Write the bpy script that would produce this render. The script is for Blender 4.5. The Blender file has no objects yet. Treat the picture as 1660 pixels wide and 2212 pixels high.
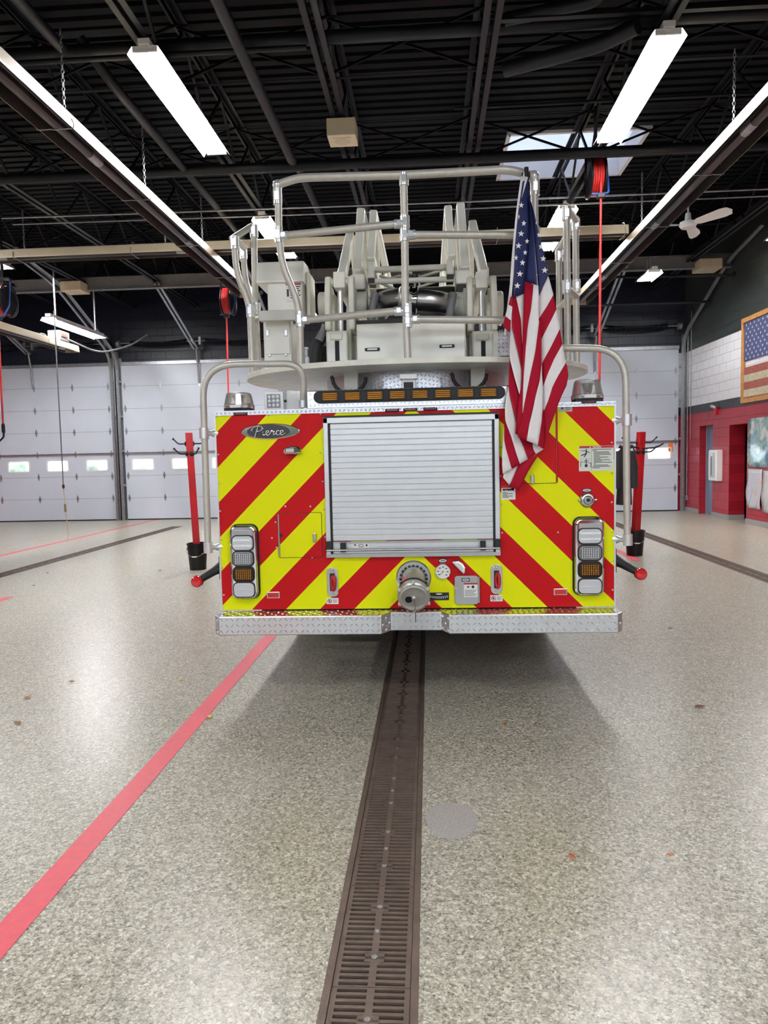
SKY_STRENGTH, EXPOSURE, LAMP = 1.8, 1.0, 64.0
import bpy, math, random
from mathutils import Vector, Matrix
random.seed(7)
PI = math.pi
SC = bpy.context.scene
COL = SC.collection
# ------------------------------------------------------------------ camera
F, YAW, PIT, ROL, CAMH = 1600.0, 0.0620, 0.0730, -0.0215, 1.5
W, H = 1660, 2212
def cam_axes():
    cy, sy, cp, sp, cr, sr = math.cos(YAW), math.sin(YAW), math.cos(PIT), math.sin(PIT), math.cos(ROL), math.sin(ROL)
    f = Vector((-sy*cp, cy*cp, -sp)); r = Vector((cy, sy, 0)); u = r.cross(f)
    return cr*r+sr*u, -sr*r+cr*u, f
CR, CU, CF = cam_axes()
CC = Vector((0, 0, CAMH))
def ray(x, y): return CR*((x-W/2)/F)+CU*(-(y-H/2)/F)+CF
def aY(x, y, Y):
    r = ray(x, y); return CC+r*((Y-CC.y)/r.y)
def aZ(x, y, Z):
    r = ray(x, y); return CC+r*((Z-CC.z)/r.z)
def aX(x, y, X):
    r = ray(x, y); return CC+r*((X-CC.x)/r.x)
cam = bpy.data.objects.new('camera', bpy.data.cameras.new('camera'))
COL.objects.link(cam)
m = Matrix((CR, CU, -CF)).transposed().to_4x4(); m.translation = CC
cam.matrix_world = m
cam.data.sensor_fit = 'VERTICAL'; cam.data.sensor_height = 36; cam.data.sensor_width = 36*W/H
cam.data.lens = 36*F/H; cam.data.clip_start = 0.02; cam.data.clip_end = 300
SC.camera = cam
# ------------------------------------------------------------------ materials
def lin(c):
    return tuple(((v/255)/12.92 if v/255 <= 0.04045 else ((v/255+0.055)/1.055)**2.4) for v in c)
MATS = {}
def mat(name, rgb, rough=0.5, metal=0.0, noise=0.0, nscale=8.0, bump=0.0, bscale=60.0, emit=None, spec=0.5, trans=0.0, coat=0.0, alpha=1.0):
    if name in MATS: return MATS[name]
    M = bpy.data.materials.new(name); M.use_nodes = True
    nt = M.node_tree; b = nt.nodes['Principled BSDF']
    c = lin(rgb)
    b.inputs['Base Color'].default_value = (*c, 1)
    b.inputs['Roughness'].default_value = rough; b.inputs['Metallic'].default_value = metal
    b.inputs['Specular IOR Level'].default_value = spec
    if coat: b.inputs['Coat Weight'].default_value = coat; b.inputs['Coat Roughness'].default_value = 0.08
    if trans: b.inputs['Transmission Weight'].default_value = trans
    if alpha < 1: b.inputs['Alpha'].default_value = alpha
    tc = nt.nodes.new('ShaderNodeTexCoord')
    if noise > 0:
        n = nt.nodes.new('ShaderNodeTexNoise'); n.inputs['Scale'].default_value = nscale; n.inputs['Detail'].default_value = 5
        nt.links.new(tc.outputs['Object'], n.inputs['Vector'])
        r = nt.nodes.new('ShaderNodeMapRange'); r.inputs[3].default_value = 1-noise; r.inputs[4].default_value = 1+noise
        r.inputs[1].default_value = 0.3; r.inputs[2].default_value = 0.7
        nt.links.new(n.outputs['Fac'], r.inputs[0])
        mx = nt.nodes.new('ShaderNodeMix'); mx.data_type = 'RGBA'; mx.blend_type = 'MULTIPLY'; mx.inputs[0].default_value = 1
        mx.inputs[6].default_value = (*c, 1); nt.links.new(r.outputs[0], mx.inputs[7]); nt.links.new(mx.outputs[2], b.inputs['Base Color'])
    if bump > 0:
        n2 = nt.nodes.new('ShaderNodeTexNoise'); n2.inputs['Scale'].default_value = bscale; n2.inputs['Detail'].default_value = 3
        nt.links.new(tc.outputs['Object'], n2.inputs['Vector'])
        bp = nt.nodes.new('ShaderNodeBump'); bp.inputs['Strength'].default_value = bump; bp.inputs['Distance'].default_value = 0.01
        nt.links.new(n2.outputs['Fac'], bp.inputs['Height']); nt.links.new(bp.outputs['Normal'], b.inputs['Normal'])
    if emit:
        b.inputs['Emission Color'].default_value = (*lin(emit[0]), 1); b.inputs['Emission Strength'].default_value = emit[1]
    MATS[name] = M
    return M
class NT:
    """small helper for math node trees"""
    def __init__(s, M): s.nt = M.node_tree; s.b = s.nt.nodes['Principled BSDF']
    def node(s, t): return s.nt.nodes.new(t)
    def link(s, a, b): s.nt.links.new(a, b)
    def m(s, op, a, b=None, c=None):
        n = s.node('ShaderNodeMath'); n.operation = op
        for i, v in enumerate((a, b, c)):
            if v is None: continue
            if isinstance(v, (int, float)): n.inputs[i].default_value = v
            else: s.link(v, n.inputs[i])
        return n.outputs[0]
    def pos(s):
        g = s.node('ShaderNodeNewGeometry'); x = s.node('ShaderNodeSeparateXYZ'); s.link(g.outputs['Position'], x.inputs[0])
        return g, x.outputs[0], x.outputs[1], x.outputs[2]
    def mix(s, f, a, b, mode='MIX'):
        n = s.node('ShaderNodeMix'); n.data_type = 'RGBA'; n.blend_type = mode
        for i, v in ((0, f), (6, a), (7, b)):
            if isinstance(v, (int, float)): n.inputs[i].default_value = v
            elif isinstance(v, tuple): n.inputs[i].default_value = (*v, 1)
            else: s.link(v, n.inputs[i])
        return n.outputs[2]
    def bump(s, h, strength=0.5, dist=0.01):
        n = s.node('ShaderNodeBump'); n.inputs['Strength'].default_value = strength; n.inputs['Distance'].default_value = dist
        s.link(h, n.inputs['Height']); s.link(n.outputs[0], s.b.inputs['Normal'])
def mat_floor():
    M = mat('epoxy_floor', (190, 180, 160), 0.3); t = NT(M)
    g, x, y, z = t.pos()
    v = t.node('ShaderNodeTexVoronoi'); v.inputs['Scale'].default_value = 170; t.link(g.outputs['Position'], v.inputs['Vector'])
    v2 = t.node('ShaderNodeTexVoronoi'); v2.inputs['Scale'].default_value = 85; t.link(g.outputs['Position'], v2.inputs['Vector'])
    def ramp(src, stops):
        r = t.node('ShaderNodeValToRGB'); r.color_ramp.interpolation = 'CONSTANT'
        el = r.color_ramp.elements
        while len(el) > 1: el.remove(el[-1])
        el[0].position = stops[0][0]; el[0].color = (*lin(stops[0][1]), 1)
        for p, c in stops[1:]:
            e = el.new(p); e.color = (*lin(c), 1)
        t.link(src, r.inputs[0]); return r.outputs[0]
    sx = t.node('ShaderNodeSeparateColor'); t.link(v.outputs['Color'], sx.inputs[0])
    sy = t.node('ShaderNodeSeparateColor'); t.link(v2.outputs['Color'], sy.inputs[0])
    st = [(0, (96, 91, 79)), (0.16, (147, 141, 124)), (0.42, (174, 168, 149)), (0.66, (200, 194, 175)), (0.88, (232, 228, 212))]
    c = t.mix(0.45, ramp(sx.outputs[0], st), ramp(sy.outputs[1], st))
    n = t.node('ShaderNodeTexNoise'); n.inputs['Scale'].default_value = 0.8; n.inputs['Detail'].default_value = 4; t.link(g.outputs['Position'], n.inputs['Vector'])
    r = t.node('ShaderNodeMapRange'); r.inputs[1].default_value = 0.3; r.inputs[2].default_value = 0.7; r.inputs[3].default_value = 0.97; r.inputs[4].default_value = 1.03
    t.link(n.outputs[0], r.inputs[0])
    c = t.mix(1.0, c, r.outputs[0], 'MULTIPLY')
    seam = t.m('LESS_THAN', t.m('ABSOLUTE', t.m('SUBTRACT', y, 5.98)), 0.003)
    c = t.mix(seam, c, lin((120, 112, 100)))
    t.link(c, t.b.inputs['Base Color'])
    n3 = t.node('ShaderNodeTexNoise'); n3.inputs['Scale'].default_value = 130; t.link(g.outputs['Position'], n3.inputs['Vector'])
    t.bump(n3.outputs[0], 0.14, 0.004)
    t.b.inputs['Roughness'].default_value = 0.30
    t.b.inputs['Specular IOR Level'].default_value = 0.6
    return M
XC = -0.099
def mat_chevron():
    M = mat('chevron_sheeting', (225, 30, 35), 0.5, spec=0.15); t = NT(M)
    g, x, y, z = t.pos()
    f = t.m('ADD', z, t.m('ABSOLUTE', t.m('SUBTRACT', x, XC)))
    f = t.m('FRACT', t.m('DIVIDE', t.m('ADD', f, 4.28-0.094), 0.428))
    ye = t.m('GREATER_THAN', f, 0.5)
    # fine embossed lines of the retroreflective sheeting
    w = t.m('SINE', t.m('MULTIPLY', t.m('ADD', f, 0), 90.0))
    cy = t.mix(t.m('MULTIPLY_ADD', w, 0.04, 0.04), lin((226, 230, 0)), lin((196, 200, 0)))
    cr = t.mix(t.m('MULTIPLY_ADD', w, 0.10, 0.10), lin((186, 14, 20)), lin((140, 8, 12)))
    t.link(t.mix(ye, cr, cy), t.b.inputs['Base Color'])
    return M
def mat_diamond(name='diamond_plate', rgb=(205, 207, 212), p=0.026):
    M = mat(name, rgb, 0.3, 1.0); t = NT(M)
    g, x, y, z = t.pos()
    u = t.m('DIVIDE', t.m('ADD', x, t.m('MULTIPLY', y, 0.0)), p); v = t.m('DIVIDE', t.m('ADD', z, y), p)
    par = t.m('MODULO', t.m('ADD', t.m('ADD', t.m('FLOOR', u), t.m('FLOOR', v)), 1000.0), 2.0)
    a = t.m('SUBTRACT', t.m('FRACT', u), 0.5); b = t.m('SUBTRACT', t.m('FRACT', v), 0.5)
    s = t.m('SUBTRACT', t.m('MULTIPLY', par, 2.0), 1.0)
    d1 = t.m('ADD', a, t.m('MULTIPLY', b, s)); d2 = t.m('SUBTRACT', a, t.m('MULTIPLY', b, s))
    e = t.m('ADD', t.m('POWER', t.m('DIVIDE', t.m('ABSOLUTE', d1), 0.52), 2.0), t.m('POWER', t.m('DIVIDE', t.m('ABSOLUTE', d2), 0.15), 2.0))
    h = t.m('SMOOTH_MIN', t.m('MAXIMUM', t.m('SUBTRACT', 1.0, e), 0.0), 0.6, 0.3)
    t.bump(h, 1.0, 0.016)
    n = t.node('ShaderNodeTexNoise'); n.inputs['Scale'].default_value = 9; t.link(g.outputs['Position'], n.inputs['Vector'])
    r = t.node('ShaderNodeMapRange'); r.inputs[3].default_value = 0.24; r.inputs[4].default_value = 0.42; t.link(n.outputs[0], r.inputs[0])
    t.link(r.outputs[0], t.b.inputs['Roughness'])
    return M
def mat_blocks(name, bands, axis='y', mortar=0.012):
    """painted concrete block wall; bands = [(z_top, rgb)] from the floor up"""
    M = mat(name, bands[0][1], 0.35); t = NT(M)
    g, x, y, z = t.pos()
    c = lin(bands[-1][1])
    for zt, col in reversed(bands[:-1]):
        k = t.m('LESS_THAN', z, zt)
        c = t.mix(k, c, lin(col))
    cb = t.node('ShaderNodeCombineXYZ'); t.link(x if axis == 'x' else y, cb.inputs[0]); t.link(z, cb.inputs[1])
    br = t.node('ShaderNodeTexBrick'); br.inputs['Scale'].default_value = 1.0
    br.inputs['Brick Width'].default_value = 0.4; br.inputs['Row Height'].default_value = 0.2
    br.inputs['Mortar Size'].default_value = 0.006; br.inputs['Mortar Smooth'].default_value = 0.6
    t.link(cb.outputs[0], br.inputs['Vector'])
    h = t.m('SUBTRACT', 1.0, br.outputs['Fac'])
    n = t.node('ShaderNodeTexNoise'); n.inputs['Scale'].default_value = 70; t.link(g.outputs['Position'], n.inputs['Vector'])
    hh = t.m('MULTIPLY_ADD', n.outputs[0], 0.12, h)
    t.bump(hh, 1.0, 0.02)
    c = t.mix(t.m('MULTIPLY', br.outputs['Fac'], 0.45), c, (0.02, 0.02, 0.02)) if False else t.mix(t.m('MULTIPLY', br.outputs['Fac'], 0.3), c, c, 'MULTIPLY')
    t.link(c, t.b.inputs['Base Color'])
    return M
M_FLOOR = mat_floor(); M_CHEV = mat_chevron(); M_DIA = mat_diamond()
M_DECK = mat('black_deck_paint', (3, 5, 11), 0.6, noise=0.1, nscale=3, spec=0.12)
M_STEEL = mat('black_painted_steel', (15, 18, 26), 0.5, noise=0.12, nscale=6, spec=0.3)
M_GREYSTEEL = mat('grey_painted_steel', (120, 120, 122), 0.45, noise=0.1)
M_GALV = mat('galvanised_steel', (165, 168, 172), 0.38, 0.85, noise=0.15, nscale=14)
M_CHROME = mat('chrome', (225, 226, 228), 0.08, 1.0)
M_FIT = mat('polished_fitting', (226, 227, 228), 0.22, 0.55)
M_STAINLESS = mat('stainless_steel', (190, 190, 190), 0.28, 1.0, noise=0.06, nscale=20)
M_ALU = mat('satin_aluminium', (212, 214, 216), 0.35, 0.6, noise=0.03, nscale=10)
M_CAST = mat('cast_aluminium', (190, 188, 182), 0.4, 0.75, noise=0.08, nscale=30, bump=0.1)
M_CREAM = mat('cream_enamel', (232, 231, 220), 0.3, coat=0.35, noise=0.03, nscale=4)
M_CREAM2 = mat('weathered_cream_enamel', (226, 224, 210), 0.42, noise=0.1, nscale=9)
M_RAIL = mat('ribbed_rail_aluminium', (196, 192, 182), 0.42, 0.35, noise=0.07, nscale=25, bump=0.05)
M_BLACK = mat('black_rubber', (22, 22, 24), 0.55)
M_BLACKGLOSS = mat('black_plastic', (16, 16, 18), 0.38, spec=0.3)
M_RED = mat('red_gloss_paint', (176, 16, 26), 0.35, noise=0.06, coat=0.2)
M_REDLENS = mat('red_lens', (196, 20, 28), 0.15, coat=0.6)
M_DARKREDLENS = mat('dark_red_lens', (90, 12, 22), 0.15, coat=0.6)
M_AMBER = mat('amber_lens', (188, 126, 10), 0.35, spec=0.3)
M_AMBERDARK = mat('dark_amber_lens', (46, 27, 4), 0.3, spec=0.3)
M_CLEAR = mat('clear_lens', (200, 204, 207), 0.12, coat=0.6)
M_SMOKE = mat('smoked_clear_lens', (120, 122, 124), 0.15, 0.4, coat=0.6)
M_WHITE = mat('white_paint', (232, 232, 230), 0.4)
M_BEIGE = mat('beige_enamel', (212, 197, 168), 0.4, noise=0.04)
M_DOORPANEL = mat('white_door_skin', (203, 210, 222), 0.42, noise=0.025, nscale=2)
M_LABEL = mat('white_label', (226, 226, 220), 0.4)
M_LABELGREY = mat('grey_label', (176, 174, 168), 0.4)
M_INK = mat('black_ink', (24, 24, 26), 0.5)
M_SIGNRED = mat('sign_red', (170, 22, 44), 0.4)
M_TUBE = mat('lit_lamp_tube', (255, 255, 255), 0.4, emit=((252, 253, 255), LAMP))
M_REFL = mat('lamp_reflector_white', (246, 246, 244), 0.3)
M_HOSE = mat('red_hose', (196, 36, 34), 0.5)
M_GLASS = mat('window_glass', (235, 245, 245), 0.02, trans=1.0, spec=0.5)
M_RUST = mat('cast_iron_grate', (104, 88, 78), 0.5, 0.35, noise=0.18, nscale=12, bump=0.25)
M_DARK = mat('trench_dark', (16, 17, 19), 0.7)
M_TREAD = mat('tread_aluminium', (214, 216, 220), 0.26, 1.0, noise=0.05, nscale=12)
M_TAPE = mat('red_floor_paint', (222, 84, 96), 0.4, noise=0.06, nscale=30)
# ------------------------------------------------------------------ mesh builder
class MB:
    def __init__(s): s.v = []; s.f = []; s.mi = []; s.sm = []; s.cur = 0
    def face(s, idx, smooth=False): s.f.append(tuple(idx)); s.mi.append(s.cur); s.sm.append(smooth)
    def add(s, vs, fs, smooth=False):
        b = len(s.v); s.v += [tuple(v) for v in vs]
        for f in fs: s.face([b+i for i in f], smooth)
        return s
    def box(s, c, d, R=None):
        c = Vector(c); hx, hy, hz = d[0]/2, d[1]/2, d[2]/2
        vs = [Vector((sx*hx, sy*hy, sz*hz)) for sx in (-1, 1) for sy in (-1, 1) for sz in (-1, 1)]
        if R is not None: vs = [R @ v for v in vs]
        return s.add([c+v for v in vs], [(0, 1, 3, 2), (4, 6, 7, 5), (0, 4, 5, 1), (2, 3, 7, 6), (0, 2, 6, 4), (1, 5, 7, 3)])
    def bb(s, x0, x1, y0, y1, z0, z1): return s.box(((x0+x1)/2, (y0+y1)/2, (z0+z1)/2), (abs(x1-x0), abs(y1-y0), abs(z1-z0)))
    def beam(s, p0, p1, w, h, up=(0, 0, 1)):
        p0 = Vector(p0); p1 = Vector(p1); d = (p1-p0).normalized(); up = Vector(up)
        sx = d.cross(up)
        if sx.length < 1e-4: sx = d.cross(Vector((0, 1, 0)))
        sx.normalize(); uz = sx.cross(d).normalized()
        vs = [p+sx*(a*w/2)+uz*(b*h/2) for p in (p0, p1) for a, b in ((-1, -1), (1, -1), (1, 1), (-1, 1))]
        return s.add(vs, [(3, 2, 1, 0), (4, 5, 6, 7), (0, 1, 5, 4), (1, 2, 6, 5), (2, 3, 7, 6), (3, 0, 4, 7)])
    def tube(s, pts, r, n=10, closed=False, caps=True):
        pts = [Vector(p) for p in pts]; N = len(pts)
        rs = r if isinstance(r, (list, tuple)) else [r]*N
        T = []
        for i in range(N):
            a = pts[(i-1) % N] if (closed or i > 0) else pts[i]; b = pts[(i+1) % N] if (closed or i < N-1) else pts[i]
            T.append((b-a).normalized())
        ref = Vector((0, 0, 1)) if abs(T[0].z) < 0.9 else Vector((1, 0, 0))
        nx = T[0].cross(ref).normalized(); base = len(s.v)
        for i in range(N):
            nx = (nx-T[i]*nx.dot(T[i])); nx.normalize(); ny = T[i].cross(nx)
            for k in range(n):
                a = 2*PI*k/n; s.v.append(tuple(pts[i]+nx*(rs[i]*math.cos(a))+ny*(rs[i]*math.sin(a))))
        for i in range(N if closed else N-1):
            j = (i+1) % N
            for k in range(n):
                l = (k+1) % n; s.face((base+i*n+k, base+i*n+l, base+j*n+l, base+j*n+k), True)
        if caps and not closed:
            for i, rev in ((0, False), (N-1, True)):
                b2 = len(s.v); s.v += [s.v[base+i*n+k] for k in range(n)]
                f = [b2+k for k in range(n)]; s.face(f if rev else f[::-1])
        return s
    def cyl(s, p0, p1, r0, r1=None, n=20): return s.tube([p0, p1], [r0, r0 if r1 is None else r1], n)
    def lathe(s, o, ax, prof, n=28, smooth=True, cap=True):
        """prof: [(radius, height along ax)]"""
        o = Vector(o); ax = Vector(ax).normalized(); ref = Vector((0, 0, 1)) if abs(ax.z) < 0.9 else Vector((1, 0, 0))
        ux = ax.cross(ref).normalized(); uy = ax.cross(ux)
        for i in range(len(prof)-1):
            (r0, h0), (r1, h1) = prof[i], prof[i+1]; base = len(s.v)
            for r, h in ((r0, h0), (r1, h1)):
                for k in range(n):
                    a = 2*PI*k/n; s.v.append(tuple(o+ax*h+ux*(r*math.cos(a))+uy*(r*math.sin(a))))
            for k in range(n):
                l = (k+1) % n; s.face((base+k, base+l, base+n+l, base+n+k), smooth)
        if cap:
            for (r, h), rev in ((prof[0], False), (prof[-1], True)):
                if r < 1e-5: continue
                b = len(s.v); s.v += [tuple(o+ax*h+ux*(r*math.cos(2*PI*k/n))+uy*(r*math.sin(2*PI*k/n))) for k in range(n)]
                f = [b+k for k in range(n)]; s.face(f if rev else f[::-1])
        return s
    def prism(s, pts, ext):
        """polygon of 3d points extruded by vector ext"""
        pts = [Vector(p) for p in pts]; ext = Vector(ext); n = len(pts); b = len(s.v)
        s.v += [tuple(p) for p in pts]+[tuple(p+ext) for p in pts]
        s.face([b+i for i in range(n)][::-1]); s.face([b+n+i for i in range(n)])
        for i in range(n):
            j = (i+1) % n; s.face((b+i, b+j, b+n+j, b+n+i))
        return s
    def sphere(s, c, r, n=14, sc=(1, 1, 1)):
        c = Vector(c); base = len(s.v)
        for i in range(n//2+1):
            th = PI*i/(n//2)
            for k in range(n):
                a = 2*PI*k/n; s.v.append((c.x+r*sc[0]*math.sin(th)*math.cos(a), c.y+r*sc[1]*math.sin(th)*math.sin(a), c.z+r*sc[2]*math.cos(th)))
        for i in range(n//2):
            for k in range(n):
                l = (k+1) % n; s.face((base+i*n+k, base+(i+1)*n+k, base+(i+1)*n+l, base+i*n+l), True)
        return s
    def ruled(s, A, B, n=12, d=None):
        """surface between two 3d polylines"""
        A = resample(A, n); B = resample(B, n); m_ = 4; base = len(s.v)
        for i in range(n+1):
            for k in range(m_+1):
                s.v.append(tuple(A[i].lerp(B[i], k/m_)))
        for i in range(n):
            for k in range(m_):
                a = base+i*(m_+1)+k; s.face((a, a+1, a+m_+2, a+m_+1), True)
        return s
WL = {}
def world(o): return WL.get(o.name, Vector((0, 0, 0)))
def empty(name, loc, parent=None):
    o = bpy.data.objects.new(name, None); COL.objects.link(o); loc = Vector(loc)
    o.empty_display_size = 0.1
    if parent: o.parent = parent; o.location = loc-world(parent)
    else: o.location = loc
    WL[o.name] = loc
    return o
def tag(o, label=None, cat=None, group=None, kind=None):
    if label: o['label'] = label
    if cat: o['category'] = cat
    if group: o['group'] = group
    if kind: o['kind'] = kind
    return o
def build(mb, name, mats, parent=None, bev=0.0, label=None, seg=2):
    if not isinstance(mats, (list, tuple)): mats = [mats]
    xs = [v[0] for v in mb.v]; ys = [v[1] for v in mb.v]; zs = [v[2] for v in mb.v]
    c = Vector(((min(xs)+max(xs))/2, (min(ys)+max(ys))/2, (min(zs)+max(zs))/2))
    if parent is None: c.z = min(zs)
    me = bpy.data.meshes.new(name)
    me.from_pydata([(v[0]-c.x, v[1]-c.y, v[2]-c.z) for v in mb.v], [], mb.f)
    for M in mats: me.materials.append(M)
    me.polygons.foreach_set('material_index', mb.mi); me.polygons.foreach_set('use_smooth', mb.sm)
    me.update()
    o = bpy.data.objects.new(name, me); COL.objects.link(o)
    if parent: o.parent = parent
    o.location = c-(world(parent) if parent else Vector((0, 0, 0)))
    WL[o.name] = c
    if bev:
        b = o.modifiers.new('bevel', 'BEVEL'); b.width = bev; b.segments = seg; b.limit_method = 'ANGLE'; b.angle_limit = 0.6
    if label: o['label'] = label
    return o
def kids(o): return [c for c in bpy.data.objects if c.parent == o]
def copy_tree(o, delta=(0, 0, 0), parent=None):
    c = o.copy(); COL.objects.link(c); WL[c.name] = world(o)+Vector(delta)
    if parent: c.parent = parent
    else: c.location = o.location+Vector(delta)
    for ch in kids(o): copy_tree(ch, delta, c)
    return c
def resample(P, n):
    P = [Vector(p) for p in P]; L = [0]
    for a, b in zip(P, P[1:]): L.append(L[-1]+(b-a).length)
    out = []; j = 0
    for i in range(n+1):
        t = L[-1]*i/n
        while j < len(L)-2 and L[j+1] < t: j += 1
        k = (t-L[j])/max(L[j+1]-L[j], 1e-9); out.append(P[j].lerp(P[j+1], min(1, k)))
    return out
def fillet(P, r, n=6):
    P = [Vector(p) for p in P]; out = [P[0]]
    for i in range(1, len(P)-1):
        a, b, c = P[i-1], P[i], P[i+1]
        da = (a-b); dc = (c-b); rr = min(r, da.length*0.48, dc.length*0.48)
        p0 = b+da.normalized()*rr; p2 = b+dc.normalized()*rr
        for k in range(n+1):
            t = k/n; out.append(p0*(1-t)**2+b*(2*t*(1-t))+p2*t*t)
    out.append(P[-1]); return out
def tread(mb, o, ux, uz, w, h, p=0.032, ht=0.0028):
    """raised lozenges of tread plate, alternating at 45 degrees over a w by h face"""
    o = Vector(o); ux = Vector(ux).normalized(); uz = Vector(uz).normalized(); n_ = ux.cross(uz).normalized()
    nx, nz = max(1, int(w/p)), max(1, int(h/p)); px, pz = w/nx, h/nz
    for i in range(nx):
        for k in range(nz):
            c = o+ux*((i+0.5)*px)+uz*((k+0.5)*pz); s = 1 if (i+k) % 2 else -1
            a = (ux*s+uz).normalized(); b = n_.cross(a)
            L, W_ = p*0.44, p*0.13
            base = [c+a*L, c+b*W_, c-a*L, c-b*W_]; top = [c+a*(L*0.62)+n_*ht, c+b*(W_*0.5)+n_*ht, c-a*(L*0.62)+n_*ht, c-b*(W_*0.5)+n_*ht]
            mb.add(base+top, [(4, 5, 6, 7), (0, 1, 5, 4), (1, 2, 6, 5), (2, 3, 7, 6), (3, 0, 4, 7)])
    return mb
def rrect(w, h, r, n=5):
    out = []
    for cx, cy, a0 in ((w/2-r, h/2-r, 0), (-w/2+r, h/2-r, PI/2), (-w/2+r, -h/2+r, PI), (w/2-r, -h/2+r, 3*PI/2)):
        for k in range(n+1):
            a = a0+PI/2*k/n; out.append((cx+r*math.cos(a), cy+r*math.sin(a)))
    return out
def plate(mb, c, poly, y0, y1):
    """vertical plate facing the camera side: 2d outline (x,z) about c, from depth y0 to y1"""
    mb.prism([(c[0]+px, y0, c[2]+pz) for px, pz in poly], (0, y1-y0, 0)); return mb
def ell(w, h, n=28): return [(w/2*math.cos(2*PI*k/n), h/2*math.sin(2*PI*k/n)) for k in range(n)]
def text_mb(body, size, origin, ux, uy, ext=0.001, mb=None, align='CENTER', bold=0.0):
    cu = bpy.data.curves.new('t', 'FONT'); cu.body = body; cu.size = size; cu.align_x = align; cu.align_y = 'CENTER'; cu.extrude = ext; cu.offset = bold
    cu.resolution_u = 3
    ob = bpy.data.objects.new('t', cu); COL.objects.link(ob)
    dg = bpy.context.evaluated_depsgraph_get(); me = bpy.data.meshes.new_from_object(ob.evaluated_get(dg))
    mb = mb or MB(); o = Vector(origin); ux = Vector(ux).normalized(); uy = Vector(uy).normalized(); uz = ux.cross(uy)
    mb.add([o+ux*v.co.x+uy*v.co.y+uz*v.co.z for v in me.vertices], [tuple(p.vertices) for p in me.polygons])
    bpy.data.objects.remove(ob); bpy.data.curves.remove(cu); bpy.data.meshes.remove(me)
    return mb
EX, EY, EZ = Vector((1, 0, 0)), Vector((0, 1, 0)), Vector((0, 0, 1))
# ================================================================== the room
XLW, XRW, YB, YF, ZD = -13.2, 6.45, 19.2, -3.0, 6.3
DW = [(-12.45, -8.30), (-8.00, -3.85), (-2.27, 1.88), (2.13, 6.27)]
DH = 4.1
DRX = [-5.92, -0.19, 3.92]; DRW = 0.272
def struct(mb, name, m, label=None, **k):
    return tag(build(mb, name, m, **k), label, None, None, 'structure')
# floor with the three trench slots left open
mb = MB(); xs = [XLW-0.2]
for c in DRX: xs += [c-DRW/2, c+DRW/2]
xs.append(XRW+2.9)
for i in range(0, len(xs), 2): mb.bb(xs[i], xs[i+1], YF-0.2, YB+0.4, -0.1, 0)
for c in DRX: mb.bb(c-DRW/2, c+DRW/2, 17.0, YB+0.4, -0.1, 0)
struct(mb, 'floor', M_FLOOR, 'speckled beige epoxy floor of the vehicle bay')
mb = MB().bb(-40, 40, YB+0.4, 60, -0.14, -0.04); mb.bb(-40, 40, -40, YF-0.2, -0.14, -0.04)
struct(mb, 'ground', mat('asphalt_apron', (104, 104, 104), 0.85), 'pale concrete apron outside the bay doors')
# walls
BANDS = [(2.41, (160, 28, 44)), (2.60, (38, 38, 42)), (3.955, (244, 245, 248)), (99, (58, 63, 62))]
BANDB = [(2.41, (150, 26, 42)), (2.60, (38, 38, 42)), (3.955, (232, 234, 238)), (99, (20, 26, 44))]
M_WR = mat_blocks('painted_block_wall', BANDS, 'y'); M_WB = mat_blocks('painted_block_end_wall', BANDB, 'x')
mb = MB(); edges = [XLW-0.2]+[v for d in DW for v in d]+[XRW+0.33]
for i in range(0, len(edges), 2): mb.bb(edges[i], edges[i+1], YB, YB+0.3, 0, DH)
mb.bb(XLW-0.2, XRW+0.33, YB, YB+0.3, DH, ZD)
struct(mb, 'wall_back', M_WB, 'dark end wall above the white overhead doors')
mb = MB()
for y0, y1, z0, z1 in ((YF, 15.5, 0, ZD), (15.5, 16.4, 2.04, ZD), (16.4, 17.33, 0, ZD), (17.33, 18.16, 2.09, ZD), (18.16, YB, 0, ZD)):
    mb.bb(XRW, XRW+0.33, y0, y1, z0, z1)
struct(mb, 'wall_right', M_WR, 'block wall painted red, black, white and charcoal in bands')
mb = MB().bb(XLW-0.2, XLW, YF, YB, 0, ZD); struct(mb, 'wall_left', M_WR)
mb = MB(); fo_open = fo = [(-7.2, -2.9), (-2.4, 2.2), (2.6, 6.2)]; e = [XLW-0.2]+[v for d in fo for v in d]+[XRW+0.33]  # doorways added out of view to let sky light in
for i in range(0, len(e), 2): mb.bb(e[i], e[i+1], YF-0.2, YF, 0, 4.3)
mb.bb(XLW-0.2, XRW+0.33, YF-0.2, YF, 4.3, ZD)
struct(mb, 'wall_front', M_WR)
# storage room seen through the wall opening
mb = MB(); mb.bb(9.2, 9.3, 13.5, 17.3, 0, 2.7); mb.bb(XRW+0.33, 9.3, 17.2, 17.3, 0, 2.7); mb.bb(XRW+0.33, 9.3, 13.4, 13.5, 0, 2.7); mb.bb(XRW+0.33, 9.3, 13.4, 17.3, 2.7, 2.8)
struct(mb, 'wall_storage', mat('dark_storage_paint', (60, 24, 26), 0.7))
# curb along the red wall
mb = MB()
for y0, y1 in ((YF, 15.5), (16.4, 17.33), (18.16, YB)): mb.bb(XRW-0.018, XRW, y0, y1, 0, 0.11)
mb.bb(XRW, XRW+0.33, 16.382, 16.4, 0, 0.11)
struct(mb, 'baseboard_right', mat('grey_cove_base', (150, 150, 148), 0.4))
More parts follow.
